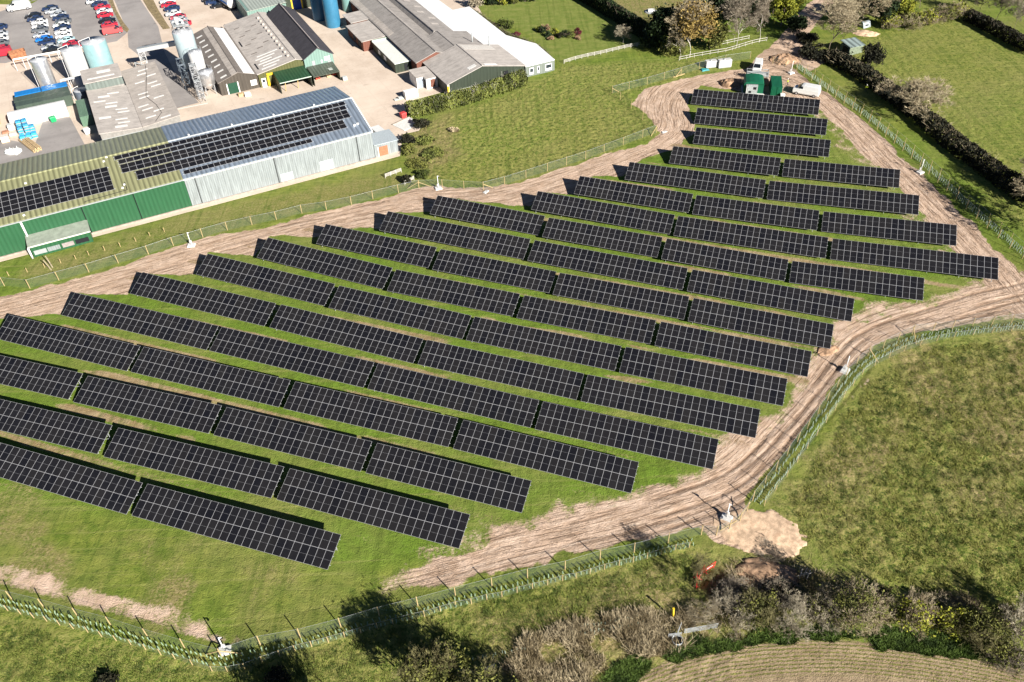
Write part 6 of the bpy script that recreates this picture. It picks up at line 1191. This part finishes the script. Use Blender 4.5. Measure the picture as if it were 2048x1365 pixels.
for i, (p, r, h, mt, lb) in enumerate((((1077, 63), .9, 1.6, LF_YEL, 'yellow shrub at the left end of the flower bed'), ((1084, 66), 1.2, 2.0, LF_DARK, 'dark conifer shrub second from left in flower bed'), ((1092, 62), 1.3, 1.9, LF_PINK, 'pink brown shrub at the back of the flower bed'), ((1097, 74), 1.3, 1.5, LF_DARK, 'dark low shrub in the flower bed front'), ((1109, 71), 1.4, 1.9, LF_YEL, 'yellow shrub in the middle of the flower bed'), ((1120, 76), 1.3, 1.4, LF_BRN, 'brown shrub right of the yellow middle shrub'), ((1130, 74), 1.2, 1.8, LF_DARK, 'dark shrub right of centre in flower bed'), ((1140, 74), 1.6, 1.9, LF_IVY, 'pale olive shrub towards the right of flower bed'), ((1154, 72), 1.3, 2.4, LF_RED, 'dark red shrub at the right end of flower bed'), ((1102, 80), 1.1, .9, LF_PINK, 'low pinkish plant in front of flower bed'), ((1157, 79), 1.0, .9, LF_PINK, 'low tan plant under the dark red shrub'), ((1009, 58), 2.6, 2.8, LF_HEDGE, 'round green shrub beside the white roof'), ((1035, 71), 1.1, 1.0, LF_RED, 'small pinkish red shrub at the lawn edge'))): leafy('garden_shrub', lb, 'shrub', p, h, r, mt, 900 if r < 2 else 2200, .11 if r < 2 else .15, 300 + i, ncl=14, trunk=True, zlo=0, hollow=.4)
for i, (p, r, h, mt, lb) in enumerate((((950, 14), 2.4, 4, TWIG_GREY, 'grey bare shrub at the roof corner by the lawn'), ((972, 8), 2.4, 4, LF_HEDGE, 'green shrub at the top left of the lawn'), ((985, 10), 1.8, 3.5, LF_DARK, 'dark shrub beside the bare red flower bed'), ((1005, 10), 2.0, 4.2, LF_YEL, 'bright green yellow shrub at the lawn top'), ((1028, 8), 2.0, 4.0, LF_OL, 'olive shrub in the middle of the lawn top'), ((1050, 4), 2.2, 4.0, LF_HEDGE, 'green shrub right of the olive lawn top shrub'), ((1070, 3), 2.0, 3.8, LF_DARK, 'last dark shrub at the lawn top'))): leafy('garden_shrub', lb, 'shrub', p, h, r, mt, 1500, .16, 340 + i, ncl=18, zlo=0)
# scrub on the bank by the yard
for i, (p, r, h, mt, lb) in enumerate((((842, 252), 2.4, 2.0, LF_BRN, 'dark bramble at the top of the scrub bank'), ((815, 285), 2.0, 2.2, LF_BRN, 'dark scrub hanging over the yard edge'), ((818, 305), 1.8, 1.8, LF_OL, 'olive scrub below the dark scrub at the yard edge'), ((850, 285), 2.6, 1.1, LF_IVY, 'low olive scrub on top of the bank'), ((865, 310), 2.8, .9, LF_IVY, 'low yellowish scrub on the bank above the fence'), ((838, 330), 2.6, .9, LF_OL, 'olive scrub on the slope behind the fence brace'), ((815, 365), 1.4, 1.8, LF_BRN, 'dark bramble between the timber hurdles'), ((846, 352), 1.6, 1.2, LF_HEDGE, 'bright green bush above the fence brace'), ((908, 262), 1.2, .8, DRY, 'dry tuft on the meadow ditch'), ((1018, 165), 1.6, 1.0, LF_OL, 'olive scrub at the hedge end'))): leafy('scrub_bush', lb, 'bush', p, h, r, mt, 1500, .14, 360 + i, ncl=22, zlo=0, hollow=.3)
# hedgerow at lower right
for i, (p, r, h, key, tm, lf, nl, lb) in enumerate((((1577, 1243), 2.7, 3.6, 'bush1', TWIG_GREY, None, 0, 'pale grey bare bush left in the lower right hedgerow'), ((1640, 1235), 2.2, 2.8, 'bush2', TWIG_GREY, LF_OL, 350, 'thin grey bush between the pale bush and the tall bush'), ((1700, 1238), 3.3, 5.4, 'bush3', TWIG_TAN, LF_OL, 1100, 'tallest tan bush in the lower right hedgerow'), ((1768, 1242), 1.5, 3.4, 'bush1', TWIG_TAN, LF_OL, 420, 'narrow upright bush right of the tallest bush'), ((1822, 1250), 2.3, 4.2, 'bush2', TWIG_TAN, LF_YEL, 900, 'yellow footed bush with bare top in the hedgerow'), ((1905, 1262), 2.2, 2.9, 'bush3', TWIG_OL, LF_YEL, 900, 'yellow green bush beyond the dark hedgerow gap'), ((1965, 1275), 3.0, 3.6, 'bush1', TWIG_OL, LF_OL, 1500, 'broad olive bush towards the right end of hedgerow'), ((2040, 1268), 3.2, 4.6, 'bush2', TWIG_GREY, None, 0, 'pale grey bush at the right end of hedgerow'), ((2010, 1320), 2.2, 2.2, 'bush3', TWIG_RED, LF_OL, 500, 'reddish low bush below the right end bushes'), ((1512, 1236), 2.4, 3.2, 'bush2', TWIG_OL, LF_OL, 900, 'olive bush right of the bramble heap'), ((1452, 1238), 3.0, 3.0, 'bush3', TWIG_GREY, None, 0, 'tangled grey bramble beside the metal gate'), ((1478, 1200), 2.6, 1.8, 'bush1', TWIG_RED, None, 0, 'low brown bramble right of the red barriers'), ((1560, 1195), 2.2, 1.5, 'bush2', TWIG_RED, LF_BRN, 500, 'low dark bramble above the pale grey bush'), ((1400, 1228), 2.0, 1.5, 'bush1', TWIG_TAN, None, 0, 'dry bramble left of the barriers above the gate'), ((1870, 1222), 2.0, 1.4, 'bush2', TWIG_TAN, LF_OL, 300, 'low dry bush in the dark gap of hedgerow'), ((1540, 1110), 1.8, .9, 'bush3', TWIG_RED, None, 0, 'low twiggy scrub on the spoil heap edge'))): put_woody(key, 'hedgerow_bush', lb, 'bush', p, h * 1.3, r * 1.08, i * .9, tm, BARK, add_leaves(lf, int(nl * 1.6), .10, 400 + i, 0, 24, .3) if lf else None)
leafy('hedgerow_bush', 'small dark bush at the bottom edge left of centre', 'bush', (556, 1364), 1.6, 1.6, LF_BRN, 900, .1, 470, zlo=0); leafy('hedgerow_bush', 'dark low bush at the bottom edge on the left', 'bush', (215, 1372), 1.2, 1.4, LF_BRN, 800, .1, 471, zlo=0)
for i, (x, y) in enumerate(((1598, 1158), (1606, 1156), (1613, 1160))):
    q = g(x, y); t = tag(empty('timber_stake', (q.x, q.y, 0)), 'pale timber stake, %s of three above the low brambles' % ('left', 'middle', 'right')[i], 'stake'); m = MB(); m.bar((0, 0, -.2), (rr.uniform(-.1, .1), rr.uniform(-.1, .1), 2.1), .06, 6); m.build('shaft', BARKP, t); m = MB(); m.bar((-.4, 0, .6 + .3 * i), (.4, .1, .7 + .3 * i), .04, 4); m.build('cross_piece', BARKP, t)
# dry reeds and nettles: uncountable ground cover
def cover(name, label, poly, n, mat, h, w, seed, lean=.35, clump=.5, thr=.46):
    pts = gl(poly); R = np.random.default_rng(seed); x0, x1 = min(p.x for p in pts), max(p.x for p in pts); y0, y1 = min(p.y for p in pts), max(p.y for p in pts); x = R.uniform(x0, x1, n * 3); y = R.uniform(y0, y1, n * 3)
    keep = (poly_sd(x, y, pts) + (fbm(x, y, .4, seed, 2) - .5) * 3 > 0) & (fbm(x, y, clump, seed + 3, 3) + R.uniform(-.12, .12, n * 3) > thr); x = x[keep][:n]; y = y[keep][:n]; k = len(x); hh = h * R.uniform(.4, 1.2, k) * (.5 + fbm(x, y, .7, seed + 9, 2)); a = R.uniform(0, 6.28, k); lx = R.normal(0, lean, k) * hh; ly = R.normal(0, lean, k) * hh; dx = np.cos(a) * w; dy = np.sin(a) * w; z0 = np.full(k, -.05)
    V = np.stack([np.stack([x - dx, y - dy, z0], 1), np.stack([x + dx, y + dy, z0], 1), np.stack([x + lx + dx * .3, y + ly + dy * .3, hh], 1), np.stack([x + lx - dx * .3, y + ly - dy * .3, hh], 1)], 1)
    o = np_mesh(name, V.reshape(-1, 3), np.arange(4 * k).reshape(-1, 4), mat); tag(o, label, 'ground cover', None, 'stuff'); return o
cover('dry_reeds', 'dry pale reeds and brambles along the lower field corner', [(900, 1370), (1000, 1340), (1060, 1285), (1150, 1250), (1260, 1225), (1330, 1225), (1420, 1235), (1480, 1265), (1360, 1300), (1260, 1335), (1180, 1400), (900, 1420)], 26000, DRY, .9, .035, 501, .55, .35)
cover('dry_reeds', 'dry grass tangle around the brambles and red barriers', [(1420, 1160), (1480, 1120), (1560, 1125), (1680, 1160), (1760, 1215), (1680, 1262), (1500, 1262), (1400, 1250)], 5000, DRY, .55, .035, 502, .6, .4)
cover('dry_reeds', 'dry grass strip along the rough field hedge', [(1740, 1175), (1880, 1195), (1990, 1210), (2060, 1230), (2060, 1262), (1900, 1245), (1780, 1215)], 6000, DRY, .5, .035, 503, .5, .4)
cover('nettles', 'dark green nettle strip along the crop field edge', [(1130, 1400), (1240, 1340), (1330, 1303), (1420, 1282), (1520, 1262), (1650, 1252), (1780, 1262), (1900, 1282), (2060, 1315), (2060, 1338), (1900, 1306), (1780, 1289), (1650, 1280), (1520, 1285), (1420, 1299), (1330, 1324), (1240, 1361), (1180, 1400)], 64000, NETTLE, .36, .045, 504, .8, .8, .22)
cover('coarse_grass', 'coarse tussocks over the rough field at right', [(1590, 1020), (1650, 890), (1740, 770), (1850, 710), (2100, 660), (2100, 1220), (1900, 1215), (1720, 1140), (1620, 1080)], 90000, M_leaf('tussock_grass', (.14, .17, .030), (.30, .28, .075), (.07, .095, .018), .35), .26, .035, 505, .9, .9, .36)
cover('coarse_grass', 'coarse grass bank below the lower fence', [(-60, 1240), (200, 1290), (440, 1350), (600, 1320), (1000, 1205), (1380, 1110), (1400, 1150), (1200, 1230), (1000, 1290), (900, 1400), (-60, 1400)], 60000, M_leaf('bank_grass', (.12, .165, .028), (.24, .255, .058), (.06, .09, .017), .4), .24, .03, 506, .9, .9, .36)
# trees that stand just below the picture and throw the long shadows across the lower fence; the last, in view, is added for its shadow
for i, (tip, h, r, key, lb) in enumerate((((692, 1192), 8.6, 2.6, 'bare1', 'bare tree beyond the bottom edge throwing the leftmost tall shadow'), ((735, 1182), 9.2, 2.8, 'bare3', 'bare tree beyond the bottom edge throwing the tallest shadow'), ((785, 1222), 9.0, 2.8, 'bare2', 'bare tree beyond the bottom edge throwing the middle shadow'), ((850, 1245), 8.6, 2.8, 'bare3', 'bare tree beyond the bottom edge throwing the broad shadow'),
      ((915, 1280), 7.4, 2.6, 'bare1', 'bare tree beyond the bottom edge throwing the right hand shadow'), ((470, 1295), 7.0, 2.6, 'bare2', 'bare tree beyond the bottom edge shading the camera mast'), ((530, 1288), 7.4, 2.6, 'bare3', 'bare tree beyond the bottom edge shading the fence corner'), ((1245, 1050), 6.6, 1.7, 'bare2', 'added slender bare tree throwing a partial shadow beside the red barriers'))):
    q = g(*tip); k = h / math.tan(SUN_EL); p = Vector((q.x + math.cos(SUN_AZ) * k, q.y + math.sin(SUN_AZ) * k, 0)); put_woody(key, 'bare_tree', lb, 'tree', p, h, r, i, TWIG_OL, BARK, add_leaves(LF_OL, 1500, .11, 520 + i, .3) if i < 7 else None)
